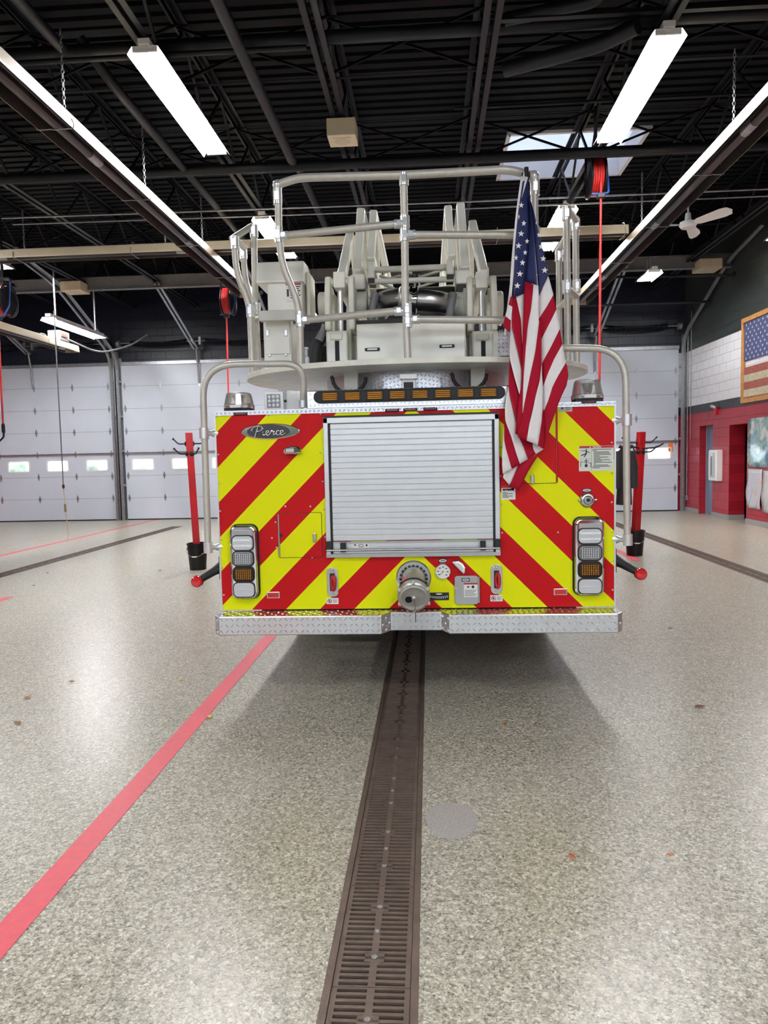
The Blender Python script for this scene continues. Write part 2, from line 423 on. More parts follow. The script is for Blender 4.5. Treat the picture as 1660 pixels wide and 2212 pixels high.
# ceiling deck: fluted sheets running across the bay, with the skylight hole
SKY = (aZ(1112, 300, ZD).x, aZ(1400, 280, ZD).x, aZ(1250, 283, ZD).y, aZ(1225, 378, ZD).y)
SX0, SX1, SY0, SY1 = 1.28, 3.36, round(SKY[2]/0.2)*0.2, round(SKY[3]/0.2)*0.2
mb = MB(); y = YF-0.2; P = 0.2
while y < YB+0.3:
    spans = [(XLW-0.2, XRW+0.33)]
    if SY0-1e-6 <= y < SY1-1e-6: spans = [(XLW-0.2, SX0), (SX1, XRW+0.33)]
    prof = [(0, 0), (0.115, 0), (0.13, 0.05), (0.185, 0.05), (0.2, 0)]
    for x0, x1 in spans:
        b = len(mb.v)
        for dy, dz in prof: mb.v += [(x0, y+dy, ZD+dz), (x1, y+dy, ZD+dz)]
        for k in range(4): mb.face((b+2*k, b+2*k+1, b+2*k+3, b+2*k+2))
    y += P
struct(mb, 'ceiling', M_DECK, 'black fluted steel roof deck')
# roof slab above stops stray light, again leaving the skylight open
mb = MB(); mb.bb(XLW-0.2, SX0, YF-0.2, YB+0.3, 6.36, 6.4); mb.bb(SX1, XRW+0.33, YF-0.2, YB+0.3, 6.36, 6.4); mb.bb(SX0, SX1, YF-0.2, SY0, 6.36, 6.4); mb.bb(SX0, SX1, SY1, YB+0.3, 6.36, 6.4)
struct(mb, 'roof', M_DECK)
mb = MB()
for x in (SX0, SX1): mb.bb(x-0.03, x+0.03, SY0-0.03, SY1+0.03, 6.28, 6.62)
for y in (SY0, SY1): mb.bb(SX0, SX1, y-0.03, y+0.03, 6.28, 6.62)
sk = struct(mb, 'window_1', mat('skylight_curb_white', (222, 224, 230), 0.5), 'bright white skylight in the dark roof at right')
mb = MB().bb(SX0, SX1, SY0, SY1, 6.60, 6.61); build(mb, 'pane', mat('skylight_acrylic', (206, 212, 228), 0.5, trans=0.9), sk)
# ------------------------------------------------------------------ overhead doors on the end wall
def diamond(mb, x, z, y, w=0.07, h=0.2):
    mb.prism([(x-w/2, y, z), (x, y, z-h/2), (x+w/2, y, z), (x, y, z+h/2)], (0, -0.012, 0)); mb.box((x, y-0.012, z), (w*0.5, 0.02, 0.05)); return mb
M_PANE = mat('door_window_glass', (236, 244, 246), 0.03, trans=1.0)
hinge0 = None
def overhead_door(i, x0, x1, label, mirror=False):
    n = 7; sh = DH/n; yd = YB-0.06; w = x1-x0
    mb = MB(); seams = []
    wc = [x1-0.47-k*(w-0.94)/3 for k in range(4)]
    for r in range(n):
        z0 = r*sh+0.004; z1 = (r+1)*sh-0.004
        if r == 2:
            za, zb = z0+0.15, z0+0.43; cur = x0
            for c in sorted(wc):
                mb.bb(cur, c-0.29, yd, yd+0.05, z0, z1); mb.bb(c-0.29, c+0.29, yd, yd+0.05, z0, za); mb.bb(c-0.29, c+0.29, yd, yd+0.05, zb, z1); cur = c+0.29
            mb.bb(cur, x1, yd, yd+0.05, z0, z1)
        else: mb.bb(x0, x1, yd, yd+0.05, z0, z1)
        if r: mb.bb(x0, x1, yd+0.012, yd+0.045, r*sh-0.02, r*sh+0.02); seams.append(r*sh)
    d = struct(mb, 'door_%d' % i, M_DOORPANEL, label)
    for c in wc:
        f = MB(); zc = 2*sh+0.294
        outer = [(px, pz) for px, pz in rrect(0.62, 0.32, 0.05)]; inner = [(px, pz) for px, pz in rrect(0.56, 0.26, 0.04)]
        b = len(f.v); N = len(outer)
        for yy in (yd-0.012, yd+0.03):
            f.v += [(c+a, yy, zc+b_) for a, b_ in outer]+[(c+a, yy, zc+b_) for a, b_ in inner]
        for k in range(N):
            j = (k+1) % N
            f.face((k, j, N+j, N+k)); f.face((k, 2*N+k, 2*N+j, j)); f.face((N+k, N+j, 3*N+j, 3*N+k)); f.face((2*N+k, 3*N+k, 3*N+j, 2*N+j))
        wf = build(f, 'window_frame', M_WHITE, d)
        build(MB().bb(c-0.285, c+0.285, yd+0.015, yd+0.02, zc-0.135, zc+0.135), 'pane', M_PANE, wf)
    for zz in seams: build(MB().bb(x0, x1, yd+0.002, yd+0.011, zz-0.0045, zz+0.0045), 'section_seal', mat('grey_seal', (128, 132, 140), 0.7), d)
    mb = MB()
    mb.bb(x0, x1, yd-0.05, yd, 3*sh-0.012, 3*sh+0.03); mb.bb(x0, x1, yd-0.07, yd-0.05, 3*sh+0.02, 3*sh+0.03)
    build(mb, 'stiffening_rail', M_GALV, d)
    build(MB().bb(x0, x1, yd-0.05, yd, DH-0.05, DH+0.03), 'top_rail', M_GALV, d)
    build(MB().bb(x0, x1, yd-0.01, yd+0.05, 0.0, 0.03), 'bottom_seal', M_BLACK, d)
    cols = [x0+0.07]+[x0+w*k/4 for k in (1, 2, 3)]+[x1-0.07]
    for r in range(1, n):
        for c in cols: build(diamond(MB(), c, r*sh, yd), 'hinge', M_GALV, d)
    return d
overhead_door(1, *DW[0], 'white overhead door at far left with greenery in its small windows')
overhead_door(2, *DW[1], 'white overhead door behind the left red post, left of the truck')
overhead_door(3, *DW[2], 'white overhead door straight ahead of the truck, mostly hidden')
overhead_door(4, *DW[3], 'white overhead door beside the red block wall, orange sticker by its window')
for i, (xa, xb) in enumerate(((DW[0][1]+0.005, DW[1][0]-0.005), (DW[1][1]+0.005, DW[1][1]+0.2), (DW[3][0]-0.2, DW[3][0]-0.005))):
    struct(MB().bb(xa, xb, YB-0.004, YB+0.02, 0, DH+0.15), 'trim_%d' % (i+1), M_GALV, 'grey steel jamb plate between overhead doors')
# jamb posts and curved tracks
def track(x, side, label):
    root = empty('door_track', (x, YB-0.1, 0)); tag(root, label, 'door track', 'overhead door tracks')
    y0 = YB-0.16
    P = fillet([(x, y0, 0), (x, y0, DH+0.22), (x, 16.3, 5.48), (x, 14.7, 5.72)], 0.5, 8)
    mb = MB()
    for a, b in zip(P, P[1:]): mb.beam(a, b, 0.055, 0.02, (0, 1, 0.3)); mb.beam(a+Vector((0.035*side, 0, 0)), b+Vector((0.035*side, 0, 0)), 0.016, 0.06, (0, 1, 0.3))
    build(mb, 'rail', M_GALV, root)
    mb = MB().bb(x+0.02*side, x+0.11*side, YB-0.10, YB-0.005, 0, DH+0.3)
    for z in (0.9, 1.8, 2.7, 3.6): mb.bb(x-0.03, x+0.06, YB-0.17, YB-0.005, z, z+0.05)
    build(mb, 'angle_bracket', M_GALV, root)
    return root
track(DW[0][1]+0.06, 1, 'left half of the doubled grey door track between the two left doors')
track(DW[1][0]-0.06, -1, 'right half of the doubled grey door track between the two left doors')
track(DW[1][1]+0.06, 1, 'grey door track behind the truck at the right edge of the second door')
track(DW[3][0]-0.06, -1, 'grey door track behind the flag at the left edge of the rightmost door')
track(DW[3][1]+0.06, 1, 'grey door track curving up beside the red and white block wall')
for i, (x0, x1) in enumerate(DW):
    c = (x0+x1)/2; nm = ('far left', 'second', 'hidden centre', 'rightmost')[i]
    root = empty('door_operator_track', (c, 18.9, DH+0.1)); tag(root, 'paired grey operator rail sloping up above the %s overhead door' % nm, 'operator track', 'door operator tracks')
    for s in (-0.05, 0.05): build(MB().beam((c+s, 18.95, DH+0.3), (c+s, 16.3, 5.45), 0.05, 0.05), 'rail', M_GALV, root)
    build(MB().tube(fillet([(c, 18.95, DH+0.3), (c, 19.05, DH-0.1), (c, 19.1, DH-0.55)], 0.1), 0.025, 8), 'door_arm', M_GALV, root)
    root = empty('torsion_spring_shaft', (c, 19.0, 4.6)); tag(root, 'dark sagging spring shaft above the %s overhead door' % nm, 'door spring', 'torsion springs over the doors')
    build(MB().cyl((x0-0.02, 19.0, 4.6), (x1+0.02, 19.0, 4.6), 0.016, n=8), 'shaft', M_GALV, root)
    for s in (-1, 1):
        a, b = (c+s*0.25, c+s*1.75); pts = []
        for k in range(340):
            t = k/339; x = a+(b-a)*t; an = t*2*PI*42
            pts.append((x, 19.0+0.055*math.cos(an), 4.6+0.055*math.sin(an)-0.05*math.sin(PI*t)))
        build(MB().tube(pts, 0.012, 5), 'spring', M_STEEL, root)
        xx = x0+0.03 if s < 0 else x1-0.03
        build(MB().lathe((xx, 19.0, 4.6), EX, [(0.03, -0.05), (0.1, -0.045), (0.1, -0.02), (0.08, 0), (0.1, 0.02), (0.1, 0.045), (0.03, 0.05)], 18), 'cable_drum', M_GALV, root)
    for s in (-0.1, 0.1): build(MB().bb(c+s-0.03, c+s+0.03, 18.95, YB-0.01, 4.5, 4.7), 'bearing_plate', M_GALV, root)
tag(build(MB().bb(6.03, 6.14, YB-0.068, YB-0.0605, 1.5, 1.72), 'sticker', mat('orange_sticker', (240, 122, 28), 0.5)), 'orange sticker on the rightmost door beside its last window', 'sticker')
# ------------------------------------------------------------------ roof steel
jn = ['leftmost roof joist near the left wall', 'second roof joist from the left wall', 'third roof joist from the left wall', 'fourth roof joist from the left wall', 'roof joist well left of the left lamp row', 'roof joist left of the left long heater', 'roof joist carrying the left row of strip lamps', 'roof joist carrying the beige speaker above the truck', 'roof joist above the flag side of the truck', 'roof joist carrying the right row of strip lamps', 'roof joist above the right long heater', 'rightmost roof joist beside the block wall']
proto = None
for i in range(12):
    x = -12.55+1.65*i
    if proto is None:
        root = empty('roof_joist', (x, 8, 5.5)); proto = root
        mb = MB()
        for s in (-1, 1): mb.bb(x+s*0.022, x+s*0.085, YF, YB-0.01, 5.5, 5.508); mb.bb(x+s*0.022, x+s*0.03, YF, YB-0.01, 5.5, 5.565)
        build(mb, 'bottom_chord', M_STEEL, root)
        mb = MB()
        for s in (-1, 1): mb.bb(x+s*0.022, x+s*0.085, YF, YB-0.01, 6.285, 6.293); mb.bb(x+s*0.022, x+s*0.03, YF, YB-0.01, 6.22, 6.29)
        build(mb, 'top_chord', M_STEEL, root)
        mb = MB(); y = YF+0.2; k = 0
        while y < YB-0.9:
            mb.beam((x, y, 5.54 if k % 2 == 0 else 6.25), (x, y+0.75, 6.25 if k % 2 == 0 else 5.54), 0.03, 0.03); y += 0.75; k += 1
        build(mb, 'web', M_STEEL, root)
    else: root = copy_tree(proto, (1.65*i, 0, 0))
    tag(root, 'black double-angle '+jn[i], 'joist', 'black roof joists')
for y, lb in ((8.2, 'nearest black cross bridging row between the roof joists'), (10.7, 'middle black cross bridging row between the roof joists'), (14.0, 'farthest black cross bridging row between the roof joists')):
    mb = MB(); mb.bb(XLW, XRW, y, y+0.05, 5.57, 5.575); mb.bb(XLW, XRW, y, y+0.05, 6.2, 6.205)
    for i in range(11):
        xa = -12.55+1.65*i
        mb.beam((xa, y, 5.6), (xa+1.65, y, 6.2), 0.025, 0.025); mb.beam((xa, y+0.05, 6.2), (xa+1.65, y+0.05, 5.6), 0.025, 0.025)
    tag(build(mb, 'joist_bridging', M_DECK), lb, 'bridging', 'joist bridging rows')
mb = MB(); mb.bb(XLW, XRW, 16.35, 16.5, 5.36, 5.375); mb.bb(XLW, XRW, 16.42, 16.43, 5.37, 5.62); mb.bb(XLW, XRW, 16.35, 16.5, 5.62, 5.635)
tag(build(mb, 'header_beam', M_GREYSTEEL), 'grey steel beam across the bay holding the upper ends of the door tracks', 'beam')
def pipe(pts, r, label, m=M_STEEL, name='ceiling_pipe', fl=0.15):
    tag(build(MB().tube(fillet(pts, fl), r, 12), name, m), label, 'pipe', 'ceiling pipes and conduits')
y = aZ(600, 87, 5.66).y; pipe([(XLW, y, 5.66), (XRW, y, 5.66)], 0.065, 'thick black pipe crossing the roof nearest the viewer')
y = aZ(300, 122, 5.42).y; pipe([(XLW, y, 5.42), (-1.1, y, 5.42)], 0.025, 'thin black pipe just below the nearest cross pipe at left')
y = aZ(700, 356, 5.40).y; YPB = y; pipe([(XLW, y, 5.40), (XRW, y, 5.40)], 0.065, 'thick black pipe crossing the roof just above the truck railing')
a = aZ(250, 190, 5.42); b = aZ(470, 470, 5.42); pipe([(a.x-0.25, a.y-0.25, 5.8), (a.x, a.y, 5.42), (a.x, 16, 5.42)], 0.055, 'black pipe running lengthwise between left heater and left lamps')
a = aZ(40, 0, 5.5); b = aZ(145, 105, 5.5); pipe([(a.x, a.y-3, 5.5), (a.x, b.y, 5.5)], 0.055, 'black pipe ending above the left heater with a pale worn patch')
a = aZ(470, 0, 5.42); pipe([(a.x, a.y-3, 5.42), (a.x, YPB-0.1, 5.42), (a.x, YPB+0.3, 5.55), (a.x, 16, 5.55)], 0.06, 'black pipe running lengthwise just right of the left lamp row')
a = aZ(1090, 150, 5.46); b = aZ(1292, 98, 5.46); pipe([a, b, (b.x+0.3, b.y-0.3, 5.46)], 0.075, 'black pipe slanting off left of the nearest right lamp, lower one')
a = aZ(1092, 42, 5.6); b = aZ(1300, 0, 5.6); pipe([a, b, (b.x, b.y-0.5, 5.8)], 0.06, 'black pipe slanting off at the top right, upper one')
y = aZ(1150, 34, 5.55).y; mb = MB().bb(0.7, XRW, y, y+0.06, 5.53, 5.54); mb.bb(0.7, XRW, y+0.05, y+0.06, 5.54, 5.6)
tag(build(mb, 'strut_channel', M_STEEL), 'dark angle iron crossing the roof in front of the right lamp row', 'channel')
for py, r, lb in ((432, 0.014, 'upper of two thin conduits crossing above the railing by the flag'), (447, 0.012, 'lower of two thin conduits crossing above the railing by the flag')):
    y = aZ(1100, py, 5.25).y; pipe([(-6.5, y, 5.3), (0.6, y, 5.25), (XRW, y, 5.25)], r, lb, M_GALV, 'conduit')
y = aZ(1380, 300, 5.42).y; pipe([(0.4, y, 5.9), (XRW, y, 5.9)], 0.02, 'thin black pipe with sprinkler crossing below the skylight')
pipe([(1.0, 16.2, 5.25), aY(1613, 594, 16.2), (6.4, 16.2, 5.2)], 0.03, 'blue-black pipe below the header beam near the block wall')
pipe([(0.5, 17.4, 4.85), (XRW-0.05, 17.4, 4.85)], 0.028, 'black pipe across the dark area above the rightmost door')
# ------------------------------------------------------------------ strip lamps
def strip_lamp(x, y0, y1, z, label, hung=False, top=5.5):
    root = empty('strip_lamp', (x, (y0+y1)/2, z)); tag(root, label, 'lamp', 'fluorescent strip lamps')
    L = y1-y0; w = 0.17; mb = MB()
    prof = [(-w, -0.07), (-w*0.72, 0.0), (-0.035, 0.0), (0, -0.028), (0.035, 0.0), (w*0.72, 0.0), (w, -0.07)]
    b = len(mb.v)
    for yy in (y0, y1):
        for px, pz in prof: mb.v.append((x+px, yy, z+pz))
    for k in range(6): mb.face((b+k, b+k+1, b+7+k+1, b+7+k))
    build(mb, 'reflector', M_REFL, root)
    mb = MB().bb(x-0.055, x+0.055, y0-0.02, y1+0.02, z+0.006, z+0.06); build(mb, 'housing', M_WHITE, root)
    half = L/2
    for k in range(2):
        for tx in (-0.105, -0.037, 0.037, 0.105):
            build(MB().cyl((x+tx, y0+k*half+0.03, z-0.035), (x+tx, y0+(k+1)*half-0.03, z-0.035), 0.0155, n=8), 'tube', M_TUBE, root)
    for yy in (y0+0.015, y0+half, y1-0.015): build(MB().bb(x-0.12, x+0.12, yy-0.01, yy+0.01, z-0.05, z-0.001), 'lamp_holder', M_WHITE, root)
    for yy in (y0+0.3, y1-0.3): build(MB().bb(x-0.015, x+0.015, yy-0.015, yy+0.015, z+0.06, top), 'hanger', M_GALV, root)
    return root
strip_lamp(-2.60, 7.10, 9.50, 5.40, 'lit strip lamp at upper left, nearest of its row')
strip_lamp(-2.60, 12.0, 14.4, 5.40, 'lit strip lamp behind the upper left corner of the truck railing')
strip_lamp(2.28, 7.30, 9.70, 5.40, 'lit strip lamp at upper right, ending in front of the skylight')
strip_lamp(2.20, 11.9, 14.3, 5.33, 'lit strip lamp behind the right group of railing posts')
strip_lamp(-2.40, 15.2, 16.2, 4.50, 'small bright lamp seen low between console and ladder', top=5.4)
a = aY(92, 690, 14.5); strip_lamp(a.x+0.12, 14.5, 16.9, a.z+0.05, 'lit strip lamp hanging on rods over the far left door', top=5.4)
a = aY(1402, 596, 15.6); strip_lamp(a.x, 15.2, 16.0, a.z+0.03, 'short lit strip lamp low above the rightmost door', top=5.4)
a = aY(1650, 515, 14.4); strip_lamp(a.x+0.16, 12.0, 14.4, a.z, 'lit strip lamp at the right picture edge beyond the fan')
for x in (-2.60, 2.28): strip_lamp(x, -2.4, 0.0, 5.40, 'added strip lamp behind the viewer in the %s row' % ('left' if x < 0 else 'right'))  # lamps added out of view to brighten near floor and rear panel
for y in (2.2, 12.0): strip_lamp(-8.2, y, y+2.4, 5.40, 'added strip lamp over the left bay beyond the picture edge, %s' % {-1.8: 'nearest the front wall', 2.2: 'second from the front wall', 12.0: 'farthest'}[y])  # lamps added beyond the frame for more overhead light
strip_lamp(-8.2, 7.2, 9.6, 5.40, 'added strip lamp over the left bay, beyond the picture edge')  # unseen lamp, added for lighting like the pair above
# ------------------------------------------------------------------ radiant tube heaters
def heater(p0, p1, label, chains, hang=5.55):
    p0 = Vector(p0); p1 = Vector(p1); d = (p1-p0).normalized(); s = d.cross(EZ).normalized(); L = (p1-p0).length
    root = empty('tube_heater', (p0+p1)/2); tag(root, label, 'heater', 'radiant tube heaters')
    w = 0.165; h = 0.15
    outer = [(-w, 0), (-w, 0.02), (-w*0.92, 0.13), (-w*0.6, h), (w*0.6, h), (w*0.92, 0.13), (w, 0.02), (w, 0)]
    inner = [(-w+0.01, 0.0), (-w*0.86, 0.12), (-w*0.55, h-0.012), (w*0.55, h-0.012), (w*0.86, 0.12), (w-0.01, 0.0)]
    mb = MB()
    for prof, cur in ((outer, 0), (inner, 1)):
        mb.cur = cur; b = len(mb.v); n = len(prof)
        for p in (p0, p1):
            for a, z in prof: mb.v.append(tuple(p+s*a+EZ*z))
        for k in range(n-1): mb.face((b+k, b+k+1, b+n+k+1, b+n+k))
    mb.cur = 0
    for p in (p0, p1): mb.add([p+s*a+EZ*z for a, z in outer], [tuple(range(len(outer)))])
    build(mb, 'reflector', [M_BEIGE, mat('dark_heater_reflector', (92, 88, 86), 0.35, 0.7)], root)
    build(MB().tube([p0+EZ*0.055, p1+EZ*0.055], 0.05, 14), 'burner_tube', mat('dark_heater_tube', (70, 64, 64), 0.35, 0.6), root)
    k = 1.2
    while k < L:
        q = p0+d*k
        build(MB().tube([q-d*0.12+EZ*0.055, q+d*0.12+EZ*0.055], 0.054, 14), 'tube_coupling', M_GALV, root); k += 3.0
    k = 0.7
    while k < L:
        q = p0+d*k
        pts = [q+s*a+EZ*z for a, z in ((-w-0.01, 0.06), (-w-0.012, -0.004), (-0.075, -0.004), (-0.05, 0.0), (0, -0.012), (0.05, 0.0), (0.075, -0.004), (w+0.012, -0.004), (w+0.012, 0.05), (w*0.6, h+0.03), (0, h+0.05))]
        build(MB().tube(fillet(pts, 0.02, 3), 0.006, 5), 'wire_hanger', M_GALV, root); k += 1.9
    for c in chains:
        q = p0+d*c; mb = MB(); z = q.z+h; i = 0
        while z < hang:
            o_ = s if i % 2 else d
            ring = [q+EZ*(z-q.z)+o_*(0.013*math.cos(t*PI/4))+EZ*(0.024*math.sin(t*PI/4)+0.02) for t in range(8)]
            mb.tube(ring, 0.0042, 4, closed=True); z += 0.04; i += 1
        build(mb, 'chain', M_GALV, root)
    return root
heater((-3.40, 0.5, 4.60), (-3.40, 14.2, 4.60), 'long beige-topped tube heater hung along the left of the truck', (2.5, 6.6, 8.6, 10.9))
heater((3.19, 0.5, 4.60), (3.19, 16.0, 4.60), 'long beige-topped tube heater hung along the right of the truck', (2, 7.6, 10.9))
yc = aZ(480, 545, 4.78).y
heater((-11.0, yc, 4.78), (3.05, yc, 4.78), 'beige tube heater crossing the bay behind the ladder', (2.6, 4.6, 6.9, 11.6, 13.2))
hb = heater((-7.62, 8.0, 3.90), (-7.62, 15.7, 3.90), 'short beige tube heater at far left with a burner box on its end', (2.5, 5.0))
q = Vector((-7.62, 15.0, 4.04))
bx = build(MB().box(q+Vector((0.02, 0.1, 0.10)), (0.26, 0.4, 0.2)), 'burner_box', M_GREYSTEEL, hb, bev=0.01)
build(MB().box(q+Vector((0.155, 0.1, 0.13)), (0.01, 0.25, 0.08)), 'warning_label', mat('orange_red_label', (200, 70, 50), 0.5), hb)
build(MB().tube(fillet([q+Vector((0.15, 0.25, 0.06)), q+Vector((0.5, 0.9, -0.15)), q+Vector((0.9, 1.6, 0.1)), q+Vector((1.1, 2.2, 0.45))], 0.3), 0.018, 8), 'gas_hose', M_GREYSTEEL, hb)
# ------------------------------------------------------------------ boxes, fan, reels
def speaker(px, py, z, label, w=0.34, h=0.2):
    a = aZ(px, py, z); root = empty('ceiling_speaker', a); tag(root, label, 'speaker', 'beige ceiling speakers')
    build(MB().box(a+EZ*h/2, (w, w, h)), 'cabinet', M_BEIGE, root, bev=0.008)
    mb = MB().bb(a.x-w*0.31, a.x+w*0.31, a.y-w*0.31, a.y+w*0.31, a.z-0.006, a.z+0.001); build(mb, 'grille_frame', M_BEIGE, root)
    build(MB().lathe(a-EZ*0.006, -EZ, [(w*0.27, 0), (w*0.25, 0.006), (w*0.1, 0.01), (0.0, 0.011)], 24), 'cone_grille', mat('beige_mesh', (196, 184, 160), 0.7), root)
    return root
speaker(741, 305, 5.28, 'beige speaker box on the roof above the middle of the truck')
speaker(163, 632, 5.30, 'beige speaker box on the header beam at far left', 0.46, 0.2)
speaker(1528, 585, 5.28, 'beige speaker box on the header beam by the block wall', 0.46, 0.2)
fc = aZ(1487, 490, 4.95); root = empty('ceiling_fan', fc); tag(root, 'white ceiling fan right of the right long heater', 'ceiling fan')
build(MB().lathe(fc, EZ, [(0.0, -0.03), (0.10, -0.02), (0.13, 0.02), (0.12, 0.07), (0.05, 0.1), (0.04, 0.2), (0.02, 0.22)], 24), 'motor', M_WHITE, root)
build(MB().cyl(fc+EZ*0.2, (fc.x, fc.y, 5.6), 0.015, n=8), 'down_rod', M_WHITE, root)
for an in (-58, 62, 182):
    a = math.radians(an); d = Vector((math.cos(a), math.sin(a), 0)); n_ = Vector((-d.y, d.x, -0.5)).normalized()
    pts = [d*0.12+n_*-0.035, d*0.2+n_*-0.06, d*0.6+n_*-0.09, d*0.72+n_*-0.075, d*0.77, d*0.72+n_*0.075, d*0.6+n_*0.09, d*0.2+n_*0.06, d*0.12+n_*0.035]
    build(MB().prism([fc+p+EZ*0.03 for p in pts], (0, 0, 0.008)), 'blade', M_WHITE, root)
def hose_reel(c, zend, label, nozzle=False, hook=6.2):
    c = Vector(c); root = empty('hose_reel', c); tag(root, label, 'hose reel', 'red hose reels')
    for s in (-1, 1):
        mb = MB()
        ring = [c+EX*(0.09*s)+Vector((0, 0.27*math.cos(t*PI/14), 0.27*math.sin(t*PI/14))) for t in range(28)]; mb.tube(ring, 0.014, 6, closed=True)
        for t in range(5):
            a = t*2*PI/5; mb.beam(c+EX*(0.09*s), c+EX*(0.09*s)+Vector((0, 0.27*math.cos(a), 0.27*math.sin(a))), 0.05, 0.012, (1, 0, 0))
        mb.lathe(c+EX*(0.09*s-0.004), EX, [(0.07, 0), (0.235, 0), (0.235, 0.008), (0.07, 0.008)], 28, cap=False)
        build(mb, 'side_disc', M_BLACKGLOSS, root)
    mb = MB()
    for k in range(5):
        x = c.x-0.062+k*0.031
        ring = [(x, c.y+0.225*math.cos(t*PI/16), c.z+0.225*math.sin(t*PI/16)) for t in range(32)]; mb.tube(ring, 0.0165, 8, closed=True)
    mb.lathe(c-EX*0.08, EX, [(0.2, 0), (0.2, 0.16)], 24)
    build(mb, 'wound_hose', M_HOSE, root)
    yh = c.y-0.23
    build(MB().tube([(c.x+0.03, yh+0.03, c.z-0.1), (c.x+0.02, yh, c.z-0.35), (c.x+0.01, yh, (c.z+zend)/2), (c.x, yh, zend)], 0.0165, 8), 'hanging_hose', M_HOSE, root)
    mb = MB().tube(fillet([c+Vector((0.13, 0, 0.3)), c+Vector((0.15, -0.1, -0.1)), c+Vector((0.12, -0.24, -0.3)), c+Vector((-0.1, -0.24, -0.3))], 0.05), 0.014, 8)
    build(mb, 'guide_arm', mat('blue_painted_steel', (40, 76, 150), 0.4), root)
    build(MB().box(c+Vector((0.02, -0.23, -0.33)), (0.1, 0.09, 0.06)), 'hose_guide', M_BLACK, root, bev=0.01)
    mb = MB().beam(c, c+Vector((0, 0, 0.36)), 0.04, 0.03, (0, 1, 0)); mb.bb(c.x-0.14, c.x+0.14, c.y-0.05, c.y+0.05, c.z+0.34, c.z+0.37); mb.bb(c.x-0.02, c.x+0.02, c.y-0.02, c.y+0.02, c.z+0.36, hook)
    for s in (-1, 1): mb.beam(c+EX*0.13*s, c+EX*0.13*s+EZ*0.36, 0.03, 0.012, (0, 1, 0))
    build(mb, 'mounting_bracket', M_STEEL, root)
    if nozzle:
        build(MB().lathe((c.x, yh, zend), -EZ, [(0.02, 0), (0.028, 0.03), (0.028, 0.14), (0.018, 0.16)], 12), 'coupling', M_BLACK, root)
        build(MB().tube(fillet([(c.x, yh, zend-0.15), (c.x, yh, zend-0.22), (c.x-0.09, yh, zend-0.3)], 0.04), 0.016, 8), 'nozzle_hook', M_STEEL, root)
    return root
hose_reel(aY(1287, 383, 10.6), 2.25, 'red hose reel under the skylight with hose dropping behind the right beacon')
hose_reel(aY(493, 650, 14.2), 2.3, 'red hose reel behind the left rail posts with hose dropping past them')
hose_reel(aY(8, 650, 12.2), aY(14, 915, 12.0).z, 'red hose reel at the left picture edge with a nozzle on its hanging hose', True)
# sloping strut from the reel joist toward the rail
tag(build(MB().beam(aY(1283, 345, 10.9), aY(1228, 440, 11.0), 0.06, 0.06), 'roof_strut', M_STEEL), 'dark double strut slanting down left of the right hose reel', 'strut')
a = aY(126, 670, 14.0); b = aY(137, 1050, 14.0); root = empty('door_pull_cord', (b.x, 14.0, 0)); tag(root, 'hanging pull rod with yellow cord in front of the far left door', 'pull cord')
build(MB().tube([(b.x, 14.0, a.z), (b.x, 14.0, b.z)], 0.012, 8), 'rod', M_GREYSTEEL, root)
build(MB().lathe((b.x, 14.0, b.z+0.03), -EZ, [(0.02, 0), (0.024, 0.02), (0.024, 0.06), (0.012, 0.08)], 10), 'grip', M_BLACK, root)
build(MB().tube([(b.x, 14.0, b.z-0.05), (b.x+0.02, 14.0, b.z*0.55), (b.x+0.05, 14.0, 0.12), (b.x+0.02, 14.0, 0.02), (b.x+0.06, 13.95, 0.012)], 0.007, 6), 'cord', mat('yellowed_cord', (206, 190, 140), 0.7), root)
build(MB().lathe((b.x+0.015, 14.0, b.z*0.68), -EZ, [(0.016, 0), (0.02, 0.02), (0.02, 0.14), (0.014, 0.16)], 10), 'counterweight', mat('brown_tag', (140, 120, 84), 0.6), root)
# ------------------------------------------------------------------ right wall furniture
mb = MB()
mb.bb(6.60, 6.78, 17.33, 17.38, 0, 2.09); mb.bb(6.60, 6.78, 18.11, 18.16, 0, 2.09); mb.bb(6.60, 6.78, 17.38, 18.11, 2.04, 2.09); mb.bb(6.66, 6.70, 17.38, 18.11, 0.01, 2.04)
d5 = struct(mb, 'door_5', mat('blue_grey_door_paint', (128, 142, 160), 0.3), 'blue grey steel door in the red block wall')
build(MB().tube(fillet([(6.66, 17.5, 1.0), (6.6, 17.5, 1.0), (6.6, 17.62, 1.0)], 0.02), 0.012, 8), 'lever_handle', M_CHROME, d5)
root = empty('extinguisher_cabinet', (XRW-0.06, 16.96, 0.83)); tag(root, 'white fire extinguisher cabinet on the red wall between door and opening', 'cabinet')
build(MB().bb(XRW-0.13, XRW-0.001, 16.74, 17.2, 0.83, 1.52), 'case', M_WHITE, root, bev=0.008)
mb = MB()
for y0, y1, z0, z1 in ((16.76, 17.18, 0.85, 0.9), (16.76, 17.18, 1.45, 1.5), (16.76, 16.81, 0.9, 1.45), (17.13, 17.18, 0.9, 1.45)): mb.bb(XRW-0.145, XRW-0.13, y0, y1, z0, z1)
dr = build(mb, 'door_frame', M_WHITE, root)
build(MB().bb(XRW-0.138, XRW-0.131, 17.02, 17.06, 0.95, 1.38), 'vertical_lettering_strip', M_INK, root)
build(MB().bb(XRW-0.136, XRW-0.130, 16.81, 17.13, 0.9, 1.45), 'glass', mat('cabinet_glass', (196, 200, 204), 0.1), root)
root = empty('alarm_strobe', (XRW-0.05, 17.1, 2.33)); tag(root, 'red fire alarm strobe at the black stripe above the wall opening', 'alarm')
build(MB().bb(XRW-0.06, XRW-0.001, 17.03, 17.15, 2.30, 2.47), 'body', M_RED, root, bev=0.006)
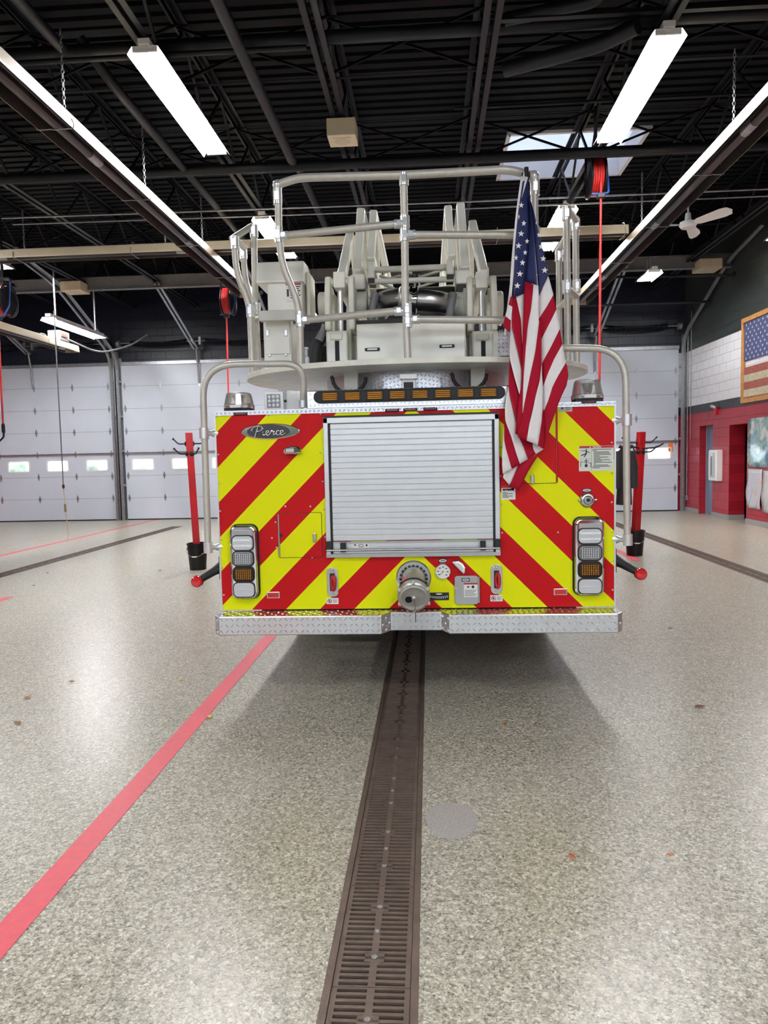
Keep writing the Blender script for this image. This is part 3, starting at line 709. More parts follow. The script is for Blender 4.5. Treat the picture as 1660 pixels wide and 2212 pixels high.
build(MB().prism([(XRW-0.06, 17.04, 2.44), (XRW-0.14, 17.05, 2.47), (XRW-0.14, 17.13, 2.47), (XRW-0.06, 17.14, 2.44)], (0, 0, 0.05)), 'lens', M_CLEAR, root)
# framed wooden flag
y0, y1, z0, z1 = 13.2, 15.72, 2.45, 4.15; root = empty('wooden_flag_art', (XRW-0.03, (y0+y1)/2, z0)); tag(root, 'wood framed stars and stripes wall art high on the white band', 'wall art')
M_WOOD = mat('pine_frame', (196, 142, 78), 0.5, noise=0.15, nscale=10)
for nm, bx in (('frame_rail', (y0, y1, z0, z0+0.09)), ('frame_rail', (y0, y1, z1-0.09, z1)), ('frame_stile', (y0, y0+0.09, z0+0.09, z1-0.09)), ('frame_stile', (y1-0.09, y1, z0+0.09, z1-0.09))):
    build(MB().bb(XRW-0.06, XRW-0.002, bx[0], bx[1], bx[2], bx[3]), nm, M_WOOD, root, bev=0.005)
ya, yb, za, zb = y0+0.09, y1-0.09, z0+0.09, z1-0.09; sh = (zb-za)/10.2; yc2 = yb-1.15
M_BG = [mat('faded_cream_wood', (206, 196, 170), 0.6, noise=0.2, nscale=25), mat('faded_red_wood', (164, 92, 78), 0.6, noise=0.25, nscale=25), mat('faded_blue_wood', (70, 76, 116), 0.6, noise=0.25, nscale=25)]
for k in range(11):
    zt = zb-k*sh; zl = max(za, zt-sh)
    if zt-za < 0.01: break
    build(MB().bb(XRW-0.03, XRW-0.002, ya, yc2 if zt > za+5.1*sh else yb, zl, zt-0.003), 'stripe_board', M_BG[(k+1) % 2], root)
cn = build(MB().bb(XRW-0.032, XRW-0.002, yc2, yb, za+5.05*sh, zb), 'canton_board', M_BG[2], root)
def star(c, ux, uy, r, ext, mb):
    pts = [c+ux*((r if k % 2 == 0 else r*0.4)*math.sin(k*PI/5))+uy*((r if k % 2 == 0 else r*0.4)*math.cos(k*PI/5)) for k in range(10)]
    n_ = Vector(ext); b = len(mb.v); mb.v += [tuple(p+n_) for p in pts]+[tuple(c+n_)]
    for k in range(10): mb.face((b+k, b+(k+1) % 10, b+10))
mb = MB()
for r in range(9):
    for c in range(6 if r % 2 == 0 else 5):
        star(Vector((XRW-0.033, yb-0.1-(c+(0.5 if r % 2 else 0))*0.185, zb-0.06-r*0.083)), Vector((0, -1, 0)), EZ, 0.034, (-0.003, 0, 0), mb)
build(mb, 'star_row', M_WHITE, cn)
# maps
def mat_map(name, cols, scale):
    M = mat(name, cols[0], 0.12, coat=0.8); t = NT(M); g, x, y, z = t.pos()
    n = t.node('ShaderNodeTexNoise'); n.inputs['Scale'].default_value = scale; n.inputs['Detail'].default_value = 6; t.link(g.outputs['Position'], n.inputs['Vector'])
    r = t.node('ShaderNodeValToRGB'); el = r.color_ramp.elements
    el[0].position = 0.3; el[0].color = (*lin(cols[0]), 1); el[1].position = 0.72; el[1].color = (*lin(cols[-1]), 1)
    for i, c in enumerate(cols[1:-1]):
        e = el.new(0.3+0.42*(i+1)/(len(cols)-1)); e.color = (*lin(c), 1)
    t.link(n.outputs[0], r.inputs[0]); t.link(r.outputs[0], t.b.inputs['Base Color']); return M
def wavy_sheet(y0, y1, z0, z1, name, m, amp=0.01):
    mb = MB(); n = 10; b = 0
    for i in range(n+1):
        for k in range(n+1):
            y = y0+(y1-y0)*i/n; z = z0+(z1-z0)*k/n
            mb.v.append((XRW-0.012-amp*(0.5+0.5*math.sin(i*1.1+k*0.7))*(1-k/n), y, z))
    for i in range(n):
        for k in range(n):
            a = i*(n+1)+k; mb.face((a, a+1, a+n+2, a+n+1), True)
    o = build(mb, name, m); o.modifiers.new('solid', 'SOLIDIFY').thickness = 0.004; return o
tag(wavy_sheet(13.6, 15.44, 1.16, 2.13, 'wall_map', mat_map('laminated_map', [(60, 104, 136), (96, 140, 150), (150, 186, 196), (110, 150, 130), (214, 220, 222), (206, 130, 126)], 3.0), 0.02), 'large glossy blue green wall map right of the wall opening', 'map')
tag(wavy_sheet(14.78, 15.44, 0.34, 1.12, 'paper_chart', mat_map('paper_chart_print', [(216, 214, 210), (190, 190, 206), (200, 196, 190), (206, 160, 146)], 4.5), 0.05), 'curling printed sheet below the wall map, nearest the opening', 'chart', 'paper charts below the map')
tag(wavy_sheet(13.7, 14.74, 0.30, 1.10, 'paper_chart', mat_map('paper_chart_print_two', [(214, 212, 208), (200, 200, 198), (184, 186, 190)], 5.5), 0.05), 'curling printed sheet below the wall map at the picture edge', 'chart', 'paper charts below the map')
# conduit and outlet on the end wall corner
tag(build(MB().tube([(6.43, 18.95, 0.4), (6.43, 18.95, 4.6)], 0.014, 8), 'conduit', M_GALV), 'thin vertical conduit in the far right corner beside the door track', 'pipe')
mb = MB().bb(6.40, 6.449, 18.9, 19.0, 0.28, 0.4); o = build(mb, 'outlet_box', M_GREYSTEEL, bev=0.005); tag(o, 'grey outlet box low in the far right corner', 'outlet')
tag(build(MB().tube([(6.44, 18.75, 1.75), (6.44, 18.75, 4.9)], 0.009, 6), 'pull_chain', M_GALV), 'thin chain hanging down the wall right of the rightmost door', 'chain')
# hanging turnout coats in the storage opening
def coat(c, label, m, trim=None, w=0.42, h=0.85, name='turnout_coat'):
    c = Vector(c); root = empty(name, c-EZ*h); tag(root, label, 'coat')
    mb = MB(); n = 20; rows = [(0, 0.05, 0.04), (0.04, 0.10, 0.06), (0.10, 0.2, 0.08), (0.2, 0.21, 0.10), (0.55, 0.2, 0.1), (1.0, 0.24, 0.11)]
    for t, rx, ry in rows:
        for k in range(n):
            a = 2*PI*k/n; f = 1+0.08*math.sin(a*5)*t; mb.v.append((c.x+rx*f*math.cos(a)*w/0.42, c.y+ry*f*math.sin(a), c.z-h*t))
    for i in range(len(rows)-1):
        for k in range(n): l = (k+1) % n; mb.face((i*n+k, (i+1)*n+k, (i+1)*n+l, i*n+l), True)
    build(mb, 'body', m, root)
    for s in (-1, 1):
        sl = build(MB().tube([c+Vector((s*0.17*w/0.42, 0, -0.11*h)), c+Vector((s*0.24*w/0.42, -0.03, -0.35*h)), c+Vector((s*0.26*w/0.42, -0.06, -0.72*h))], [0.07, 0.07, 0.055], 12), 'sleeve', m, root)
        if trim: build(MB().tube([c+Vector((s*0.258*w/0.42, -0.055, -0.62*h)), c+Vector((s*0.26*w/0.42, -0.058, -0.68*h))], [0.064, 0.062], 12), 'reflective_band', trim, sl)
    build(MB().tube([c+Vector((-0.09, -0.06, -0.01)), c+Vector((0, -0.09, -0.06)), c+Vector((0.09, -0.06, -0.01))], 0.025, 8), 'collar', m, root)
    if trim: build(MB().lathe(c-EZ*h*0.8, EZ, [(0.235*w/0.42, 0), (0.235*w/0.42, 0.05)], 20, cap=False), 'reflective_band', trim, root)
    return root
M_YEL = mat('reflective_yellow', (216, 196, 70), 0.4)
coat((7.35, 16.2, 1.85), 'black turnout coat with yellow bands just inside the wall opening', mat('black_turnout_cloth', (34, 32, 30), 0.8), M_YEL, h=1.0)
# ------------------------------------------------------------------ floor furniture
def rack(px0, py0, px1, py1, Y, label, blabel):
    t = aY(px0, py0, Y); b = aY(px1, py1, Y); b = Vector((b.x, Y, b.z)); d = (b-t).normalized(); g0 = t+d*((0.05-t.z)/d.z)
    root = empty('coat_post', (g0.x, Y, 0.02)); tag(root, label, 'post', 'red coat posts in buckets')
    R = Matrix.Rotation(0.35, 3, 'Z')
    mb = MB(); ux = R @ EX; uy = R @ EY; w = 0.047
    vs = [p+ux*(a*w)+uy*(b_*w) for p in (g0, t) for a, b_ in ((-1, -1), (1, -1), (1, 1), (-1, 1))]
    mb.add(vs, [(3, 2, 1, 0), (4, 5, 6, 7), (0, 1, 5, 4), (1, 2, 6, 5), (2, 3, 7, 6), (3, 0, 4, 7)])
    build(mb, 'post', M_RED, root, bev=0.004)
    for dz, dirs in ((0.15, ((-1, 0.2), (1, 0.25))), (0.29, ((-0.55, -0.7), (0.6, -0.6)))):
        for dx, dy in dirs:
            q = t+d*dz; v = Vector((dx, dy, 0)).normalized()
            h = build(MB().tube(fillet([q+v*0.05, q+v*0.17, q+v*0.25+EZ*0.07], 0.03), 0.010, 8), 'hook', M_BLACK, root)
            build(MB().sphere(q+v*0.25+EZ*0.07, 0.016, 10), 'hook_tip', M_BLACK, h)
            build(MB().lathe(q+v*0.047, v, [(0.035, 0), (0.035, 0.012), (0.012, 0.02)], 14), 'hook_base', M_BLACK, h)
    bc = Vector((g0.x, Y, 0.001)); rb = empty('bucket', bc); tag(rb, blabel, 'bucket', 'black buckets holding the red posts')
    mb = MB().lathe(bc, EZ, [(0.0, 0.01), (0.112, 0.0), (0.133, 0.28), (0.142, 0.282), (0.142, 0.30), (0.135, 0.302), (0.136, 0.345), (0.145, 0.348), (0.145, 0.37), (0.132, 0.372), (0.128, 0.34), (0.11, 0.03), (0.0, 0.03)], 32)
    build(mb, 'shell', M_BLACKGLOSS, rb)
    pts = [bc+Vector((0.146*math.cos(a), -0.146*math.sin(a)*1.0, 0.31-0.12*math.sin(a))) for a in [PI*k/14 for k in range(15)]]
    hd = build(MB().tube(pts, 0.004, 6), 'bail_handle', M_GALV, rb)
    build(MB().tube(pts[6:9], 0.009, 8), 'hand_grip', M_WHITE, hd)
    return root, t, d
rack(408, 935, 425, 1180, 10.1, 'red square coat post with black hooks left of the truck', 'black plastic bucket under the red post left of the truck')
rk, t, d = rack(1386, 933, 1374, 1152, 10.95, 'red square coat post carrying a black jacket right of the truck', 'black plastic bucket under the red post right of the truck')
jc = aY(1350, 962, 10.70)
coat(jc, 'black jacket hanging from the red post right of the truck', mat('black_jacket_cloth', (30, 31, 35), 0.75), None, w=0.19, h=0.84, name='jacket')
build(MB().tube(fillet([(jc.x, 10.72, jc.z+0.02), (jc.x+0.06, 10.8, jc.z+0.0), (t.x-0.01, 10.92, jc.z-0.05), (t.x+0.2, 10.9, jc.z-0.04), (t.x+0.3, 10.9, jc.z+0.02)], 0.05), 0.012, 8), 'coat_arm', M_STEEL, rk)
# painted lines
for x, y0, y1, lb in ((-1.382, YF, 14.0, 'red line painted along the floor left of the truck'), (-7.2, 11.0, 19.1, 'faint red line painted across the far left bay'), (-4.83, 5.5, 8.12, 'red line stub painted at the left picture edge'), (2.87, 10.4, 11.6, 'red line stub painted behind the right bucket')):
    tag(build(MB().bb(x-0.053, x+0.053, y0, y1, 0.0005, 0.002), 'floor_line', M_TAPE), lb, 'floor marking', 'red floor lines')
pc = aZ(976, 1772, 0.001); mb = MB(); n = 40
pts = [(pc.x+0.105*math.cos(2*PI*k/n)*(1+0.05*math.sin(3*2*PI*k/n)), pc.y+0.16*math.sin(2*PI*k/n)*(1+0.06*math.cos(2*2*PI*k/n)), 0.0008) for k in range(n)]
Mp = mat('bare_patch', (176, 172, 166), 0.45, noise=0.25, nscale=140); tag(build(MB().prism(pts, (0, 0, 0.001)), 'floor_patch', Mp), 'oval grey repair patch on the floor right of the drain', 'floor patch')
LF = [(155, 1473, 'tan leaf far left of the red line', (170, 128, 70)), (60, 1507, 'orange leaf at the left edge, above another', (186, 104, 50)), (38, 1562, 'brown leaf lowest at the left edge', (150, 108, 62)), (392, 1472, 'small tan leaf left of the red line below the bumper', (196, 150, 84)), (453, 1549, 'yellow leaf touching the red line', (226, 176, 84)), (1512, 1527, 'dark brown leaf on open floor right of the truck', (112, 66, 44)), (1092, 1566, 'tiny orange leaf in the truck shadow', (190, 130, 66)), (73, 1265, 'dark leaf between left drain and red stub', (110, 100, 60)), (346, 1233, 'dark leaf below the left bucket line', (92, 74, 50)), (1466, 1290, 'pale leaf right of the red tipped marker', (222, 214, 180)), (1450, 1358, 'brown leaf right of the bumper end', (130, 90, 50)), (1236, 1852, 'orange scrap on the right foreground floor', (196, 110, 70)), (1450, 1848, 'orange scrap farthest right in the foreground', (206, 130, 84)), (103, 1238, 'dark sliver just below the left drain', (96, 80, 60))]
for i, (px, py, lb, c) in enumerate(LF):
    p = aZ(px, py, 0.004); an = i*1.3; s = (0.014 if py > 1800 else 0.024)+0.004*(i % 3); ux = Vector((math.cos(an), math.sin(an), 0)); uy = Vector((-math.sin(an), math.cos(an), 0)); mb = MB()
    o1 = [(-1, 0), (-0.5, 0.45), (0.1, 0.55), (0.6, 0.3), (1.2, 0), (0.6, -0.3), (0.1, -0.5), (-0.5, -0.4)]
    b = [p+ux*(a*s)+uy*(b_*s)+EZ*(0.012*abs(b_)+0.004*abs(a)) for a, b_ in o1]; mb.v = [tuple(v) for v in b]+[tuple(p)]
    for k in range(8): mb.face((k, (k+1) % 8, 8), True)
    o = build(mb, 'leaf', mat('leaf_%d' % i, c, 0.7)); o.modifiers.new('solid', 'SOLIDIFY').thickness = 0.001; tag(o, lb, 'leaf', 'fallen leaves')
# ------------------------------------------------------------------ trench drains
def grate_mesh(x, y, coarse=False):
    """one half-metre cast grate: border, spine and cross bars, top at floor level"""
    mb = MB(); w = 0.112; L = 0.497; zt, zb = -0.004, -0.015
    for s in (-1, 1): mb.bb(x+s*0.096, x+s*w, y, y+L, zb, zt)
    mb.bb(x-0.011, x+0.011, y, y+L, zb, zt)
    n = 20; p = L/n
    for k in range(n+1):
        yy = y+k*p; h = 0.0056
        y0 = max(y, yy-h); y1 = min(y+L, yy+h)
        mb.bb(x-0.096, x-0.011, y0, y1, zb, zt); mb.bb(x+0.011, x+0.096, y0, y1, zb, zt)
    for k in (5, 15):
        mb.bb(x-0.03, x-0.011, y+(k-1)*p, y+(k+1)*p, zb, zt); mb.bb(x+0.011, x+0.03, y+(k-1)*p, y+(k+1)*p, zb, zt)
    return mb
def drain(x, label, gl):
    root = empty('trench_drain', (x, 8, -0.05)); tag(root, label, 'floor drain', 'trench drains')
    mb = MB(); y0, y1 = YF, 17.0
    mb.bb(x-0.136, x+0.136, y0, y1, -0.1, -0.085)
    build(mb, 'channel', M_DARK, root)
    for s in (-1, 1):
        mb = MB(); mb.bb(x+s*0.1135, x+s*0.1355, y0, y1, -0.09, 0.001)
        build(mb, 'frame_rail', M_RUST, root)
    g0 = None; y = YF
    while y < 16.6:
        if g0 is None:
            g0 = build(grate_mesh(x, y), 'grate', M_RUST, root)
            for k in (0.125, 0.375): build(MB().lathe((x, y+k, -0.005), EZ, [(0.009, 0), (0.009, 0.004), (0.004, 0.004), (0.0, 0.001)], 12), 'bolt', M_STAINLESS, g0)
            build(MB().bb(x-0.006, x+0.006, y+0.24, y+0.256, -0.004, -0.002), 'casting_mark', M_STAINLESS, g0)
            yy0 = y
        else: copy_tree(g0, (0, y-yy0, 0), root).location = g0.location+Vector((0, y-yy0, 0))
        y += 0.5
drain(DRX[0], 'slotted trench drain across the left bay floor', 'left')
drain(DRX[1], 'slotted brown trench drain running under the truck', 'centre')
drain(DRX[2], 'slotted trench drain on the right side of the floor', 'right')
# ================================================================== the ladder truck
XL, XR, ZB, ZT, YP = -1.306, 1.107, 0.575, 1.80, 4.5
TX = XC
T = tag(empty('fire_truck', (TX, YP, 0)), 'red and yellow chevron ladder fire truck seen from the back', 'fire truck')
def pP(x, y, dy=0.0): return aY(x, y, YP-dy)
def B(mb, name, m, parent=None, bev=0.0, label=None, seg=2): return build(mb, name, m, parent or T, bev, label, seg)
# body
mb = MB(); mb.bb(XL, XR, YP+0.02, 11.4, ZB+0.02, ZT); B(mb, 'body', M_RED, bev=0.01)
pan = B(MB().bb(XL, XR, YP-0.004, YP+0.02, ZB, ZT-0.005), 'rear_panel', M_CHEV, label='red and yellow chevron striped rear panel')
B(MB().bb(XL-0.004, XL+0.006, YP-0.008, YP+0.05, ZB, ZT), 'corner_trim', M_ALU); B(MB().bb(XR-0.006, XR+0.004, YP-0.008, YP+0.05, ZB, ZT), 'corner_trim', M_ALU)
cab = B(MB().prism([(XL, 11.5, 0.55), (XL, 11.5, 2.6), (XL, 11.8, 2.75), (XL, 13.9, 2.7), (XL, 14.2, 1.7), (XL, 14.25, 0.55)], (XR-XL, 0, 0)), 'cab', M_RED, bev=0.04)
B(MB().prism([(XL+0.12, 14.1, 1.65), (XL+0.12, 13.9, 2.55), (XR-0.12, 13.9, 2.55), (XR-0.12, 14.1, 1.65)], (0, 0.13, 0)), 'windscreen', M_BLACKGLOSS, cab)
# chassis, axles, wheels
mb = MB()
for s in (-0.45, 0.45): mb.bb(TX+s-0.04, TX+s+0.04, 4.7, 14.0, 0.52, 0.8)
for y in (5.0, 6.6, 8.1, 9.5): mb.bb(TX-0.45, TX+0.45, y, y+0.1, 0.55, 0.78)
mb.bb(XL+0.1, XR-0.1, 4.6, 11.4, 0.57, 0.6); B(mb, 'chassis_frame', M_STEEL)
ou_ = B(MB().bb(XL+0.12, XR-0.12, 5.05, 5.32, 0.33, 0.56), 'underbody_occluder', M_BLACK, bev=0.01)  # beam added under the body to keep sky light off the floor
for s in (-1, 1):
    B(MB().bb(TX+s*0.8-0.3, TX+s*0.8+0.3, 5.9, 5.91, 0.18, 0.57), 'mud_flap', M_BLACK)
M_TYRE = mat('tyre_rubber', (14, 14, 15), 0.75, bump=0.3, bscale=40)
for y in (6.6, 8.0, 12.8):
    B(MB().cyl((TX-0.85, y, 0.52), (TX+0.85, y, 0.52), 0.09, n=14), 'axle', M_STEEL)
    for s in (-1, 1):
        for off in ((0.62, 0.95) if y < 10 else (0.9,)):
            w = B(MB().lathe((TX+s*off-0.14, y, 0.52), EX, [(0.30, 0.0), (0.47, 0.0), (0.51, 0.03), (0.52, 0.07), (0.50, 0.075), (0.50, 0.085), (0.52, 0.09), (0.52, 0.19), (0.50, 0.195), (0.50, 0.205), (0.52, 0.21), (0.51, 0.25), (0.47, 0.28), (0.30, 0.28)], 36), 'tyre', M_TYRE)
            B(MB().lathe((TX+s*off-0.1, y, 0.52), EX, [(0.0, 0.05), (0.12, 0.05), (0.13, 0.1), (0.29, 0.1), (0.3, 0.0), (0.3, 0.2), (0.29, 0.15), (0.0, 0.15)], 24), 'rim', M_CHROME, w)
# tailboard with the notched middle
YFt, YR2, z0, z1 = 4.33, 4.42, 0.452, 0.568
xa, xb, xc_, xd = aY(824, 1340, YFt).x, aY(845, 1340, YR2).x, aY(954, 1340, YR2).x, aY(971, 1340, YFt).x
xl, xr = -1.315, 1.12
ou = [(xl, 4.37), (xl+0.035, YFt), (xa, YFt), (xb, YR2), (xc_, YR2), (xd, YFt), (xr-0.035, YFt), (xr, 4.37), (xr, YP-0.004), (xl, YP-0.004)]
tb = B(MB().prism([(x, y, z0) for x, y in ou], (0, 0, z1-z0)), 'tailboard', M_TREAD, bev=0.006, label='bright diamond plate rear step with a recessed middle')
mb = MB()
for (xp, yp), (xq, yq) in zip(ou[:-3], ou[1:-2]):
    d = Vector((xq-xp, yq-yp, 0)); tread(mb, (xp, yp, z0+0.004), d, EZ, d.length, z1-z0-0.008)
tread(mb, (xl+0.03, YFt+0.012, z1), EX, EY, xa-xl-0.03, 0.155); tread(mb, (xa, YR2+0.01, z1), EX, EY, xd-xa, 0.066); tread(mb, (xd, YFt+0.012, z1), EX, EY, xr-0.03-xd, 0.155)
B(mb, 'tread_lozenges', M_TREAD, tb)
# top trims
B(MB().bb(XL+0.01, XR-0.01, YP+0.35, 11.3, ZT, ZT+0.005), 'roof_tread_plate', M_DIA)
B(MB().bb(XL-0.004, XR+0.004, YP-0.012, YP+0.35, ZT-0.022, ZT+0.006), 'top_edge_plate', M_DIA)
a = aY(662, 838, YP); b = aY(1120, 828, YP); zt2 = 1.915
hb_ = B(MB().bb(a.x, b.x, YP-0.006, YP+0.40, ZT+0.004, zt2), 'light_bar_box', M_TREAD, bev=0.006)
mb = tread(MB(), (a.x+0.01, YP-0.006, ZT+0.008), EX, EZ, b.x-a.x-0.02, zt2-ZT-0.012, 0.026); tread(mb, (a.x+0.01, YP, zt2), EX, EY, b.x-a.x-0.02, 0.3, 0.03); B(mb, 'tread_lozenges', M_TREAD, hb_)
mb = tread(MB(), (XL, YP-0.012, ZT-0.021), EX, EZ, XR-XL, 0.026, 0.026); B(mb, 'edge_lozenges', M_TREAD)
# amber traffic bar
la = aY(678, 859, YP-0.03); lb = aY(1092, 846, YP-0.03); cz = (la.z+lb.z)/2; w = lb.x-la.x; cx = (la.x+lb.x)/2
bar = B(plate(MB(), (cx, 0, cz), rrect(w, 0.072, 0.033, 6), YP-0.035, YP), 'traffic_light_bar', M_BLACKGLOSS, bev=0.004)
for k in range(8):
    x = cx-w/2+0.052+0.0475+k*(w-0.104-0.095+0.0)/7
    mo = B(MB().bb(x-0.052, x+0.052, YP-0.040, YP-0.03, cz-0.026, cz+0.026), 'amber_module', M_AMBERDARK, bar, bev=0.003)
    mb = MB()
    for r in range(4):
        mb.tube([(x-0.042, YP-0.0395, cz-0.017+r*0.0115), (x+0.042, YP-0.0395, cz-0.017+r*0.0115)], 0.0042, 6)
    B(mb, 'lens_rib', M_AMBER, mo)
# beacons
def beacon(x0, x1, ytop, ybot, Y, label):
    p0 = aY(x0, ybot, Y); p1 = aY(x1, ybot, Y); top = aY((x0+x1)/2, ytop, Y); w = (p1.x-p0.x)/2; c = Vector(((p0.x+p1.x)/2, Y, ZT+0.004)); h = top.z-c.z
    base = B(MB().prism([(c.x-w*0.9, Y-0.07, c.z), (c.x+w*0.9, Y-0.07, c.z), (c.x+w*0.9, Y+0.07, c.z), (c.x-w*0.9, Y+0.07, c.z)], (0, 0, h*0.2)), 'beacon_base', M_BLACK, bev=0.006)
    mb = MB(); n = 28; rows = [(0.18, 1.0), (0.34, 1.0), (0.36, 0.97), (0.9, 0.82), (0.98, 0.76), (1.0, 0.6)]
    for t, s in rows:
        for px, py in [(w*s*math.copysign(abs(math.cos(2*PI*k/n))**0.6, math.cos(2*PI*k/n)), 0.09*s*math.copysign(abs(math.sin(2*PI*k/n))**0.6, math.sin(2*PI*k/n))) for k in range(n)]: mb.v.append((c.x+px, Y+py, c.z+h*t))
    for i in range(len(rows)-1):
        for k in range(n): l = (k+1) % n; mb.face((i*n+k, i*n+l, (i+1)*n+l, (i+1)*n+k), i > 2)
    mb.face([5*n+k for k in range(n)])
    dome = B(mb, 'beacon_dome', mat('clear_beacon_plastic', (222, 221, 216), 0.06, trans=0.85), base, label=label)
    B(MB().lathe((c.x, Y, c.z+h*0.22), EZ, [(w*0.5, 0), (w*0.5, h*0.12), (w*0.2, h*0.15), (w*0.35, h*0.6), (0.0, h*0.62)], 14, smooth=False), 'reflector', M_CHROME, base)
    B(MB().bb(c.x-0.035, c.x+0.035, Y-0.094, Y-0.09, c.z+h*0.2, c.z+h*0.34), 'maker_plate', M_LABEL, base)
beacon(487, 548, 849, 884, 4.62, 'clear warning beacon at the left rear corner'); beacon(1236, 1302, 821, 858, 4.62, 'clear warning beacon at the right rear corner')
# square scene light
p0 = aY(573, 883, 4.66); p1 = aY(613, 846, 4.66)
sl = B(MB().bb(p0.x, p1.x, 4.64, 4.70, ZT+0.012, p1.z), 'scene_light', M_WHITE, bev=0.008)
cxs = (p0.x+p1.x)/2; czs = (ZT+0.012+p1.z)/2
B(MB().bb(cxs-0.042, cxs+0.042, 4.634, 4.641, czs-0.042, czs+0.042), 'lens', M_SMOKE, sl)
for i in range(3):
    for k in range(3): B(MB().lathe((cxs-0.026+i*0.026, 4.634, czs-0.026+k*0.026), -EY, [(0.0115, 0), (0.009, 0.003), (0.0, 0.005)], 10), 'led', M_CLEAR, sl)
B(MB().cyl((p1.x, 4.67, czs), (p1.x+0.015, 4.67, czs), 0.008, n=10), 'side_knob', M_BLACK, sl)
B(MB().bb(p1.x+0.005, aY(655, 870, 4.75).x, 4.72, 4.76, ZT, p1.z-0.015), 'white_side_panel', M_WHITE, bev=0.004)
# ------------------------------------------------ roller door
pl, pr = pP(700, 905), pP(1076, 894); pb, pbr = pP(707, 1204), pP(1082, 1196)
X0, X1 = -0.636, 0.421; Z0, Z1 = 0.898, 1.748
fr = B(MB().bb(X0, X0+0.028, YP-0.03, YP+0.01, Z0, Z1).bb(X1-0.028, X1, YP-0.03, YP+0.01, Z0, Z1).bb(X0, X1, YP-0.03, YP+0.01, Z1-0.034, Z1), 'roller_door_frame', M_ALU, pan, bev=0.003)
B(MB().bb(X0+0.005, X1-0.005, YP-0.012, YP, Z1, Z1+0.012), 'drip_seal', M_BLACK, fr)
B(MB().bb(X0, X1, YP-0.035, YP+0.01, Z0, Z0+0.022), 'sill', M_STAINLESS, fr)
for x in (X0+0.034, X1-0.034): B(MB().bb(x-0.006, x+0.006, YP-0.014, YP+0.006, Z0+0.02, Z1-0.034), 'side_seal', M_BLACK, fr)
mb = MB(); za, zb = Z0+0.098, Z1-0.036; n = 21; p = (zb-za)/n
for k in range(n):
    z = za+k*p
    mb.bb(X0+0.04, X1-0.04, YP-0.012, YP+0.004, z+0.0022, z+p)
mb.bb(X0+0.04, X1-0.04, YP-0.008, YP+0.004, za, zb)
rd = B(mb, 'roller_door', M_ALU, pan, bev=0.0025, label='white aluminium slatted roller shutter')
B(MB().bb(X0+0.04, X1-0.04, YP-0.016, YP+0.004, Z0+0.022, za-0.004), 'bottom_rail', M_ALU, rd, bev=0.002)
B(MB().bb(X0+0.045, X1-0.045, YP-0.024, YP-0.014, za-0.012, za-0.002), 'trim_strip', M_STAINLESS, rd)
zbr = Z0+0.047
B(MB().tube([(X0+0.005, YP-0.05, zbr), (X1-0.005, YP-0.05, zbr)], 0.0075, 10), 'lift_bar', M_STAINLESS, rd)
for x in (X0+0.105, X1-0.105): B(MB().bb(x-0.016, x+0.016, YP-0.056, YP-0.015, zbr-0.012, zbr+0.045), 'bar_bracket', M_BLACK, rd, bev=0.003)
for x in (X0+0.018, X1-0.018): B(MB().bb(x-0.018, x+0.018, YP-0.055, YP-0.03, zbr-0.004, zbr+0.055), 'bar_latch', M_BLACK, rd, bev=0.003)
lp = pP(780, 1176, 0.018)
lab = B(MB().bb(lp.x-0.052, lp.x+0.052, YP-0.0185, YP-0.0155, Z0+0.055, Z0+0.085), 'maker_label', M_LABEL, rd)
mb = MB(); ring = [(lp.x+0.014*math.cos(t*PI/10), YP-0.0188, Z0+0.07+0.008*math.sin(t*PI/10)) for t in range(20)]; mb.tube(ring, 0.0016, 4, closed=True)
mb.bb(lp.x+0.03, lp.x+0.04, YP-0.019, YP-0.0184, Z0+0.066, Z0+0.078); mb.bb(lp.x-0.042, lp.x-0.03, YP-0.019, YP-0.0184, Z0+0.07, Z0+0.078); B(mb, 'print', M_INK, lab)
# ------------------------------------------------ hatches
def hatch(x0, y0, x1, y1, latch, hinge_left, label):
    a, b = pP(x0, y0), pP(x1, y1); Xa, Xb, Za, Zb = a.x, b.x, b.z, a.z
    o = B(plate(MB(), ((Xa+Xb)/2, 0, (Za+Zb)/2), rrect(Xb-Xa, Zb-Za, 0.012), YP-0.010, YP-0.002), 'hatch_door', M_CHEV, pan, bev=0.003, label=label)
    mb = MB(); e = 0.003
    mb.bb(Xa-e, Xa, YP-0.0055, YP-0.0035, Za, Zb); mb.bb(Xb, Xb+e, YP-0.0055, YP-0.0035, Za, Zb); mb.bb(Xa, Xb, YP-0.0055, YP-0.0035, Za-e, Za); mb.bb(Xa, Xb, YP-0.0055, YP-0.0035, Zb, Zb+e)
    B(mb, 'gasket', M_BLACK, o)
    hx = Xa if hinge_left else Xb
    B(MB().cyl((hx, YP-0.010, Za+0.005), (hx, YP-0.010, Zb-0.005), 0.006, n=10), 'hinge_pin', M_STAINLESS if hinge_left else M_RED, o)
    q = pP(*latch); B(MB().bb(q.x-0.010, q.x+0.010, YP-0.03, YP-0.009, q.z-0.028, q.z+0.026), 'latch', M_STAINLESS, o, bev=0.004)
    return o
ho = hatch(602, 1109, 697, 1203, (681, 1160), True, 'small striped hatch left of the roller shutter')
q = pP(608, 1156); B(MB().lathe((q.x, YP-0.010, q.z), -EY, [(0.011, 0), (0.011, 0.004), (0.0, 0.004)], 12), 'plug', M_BLACK, ho)
hatch(1100, 880, 1203, 1043, (1150, 1035), False, 'taller striped hatch half behind the flag')
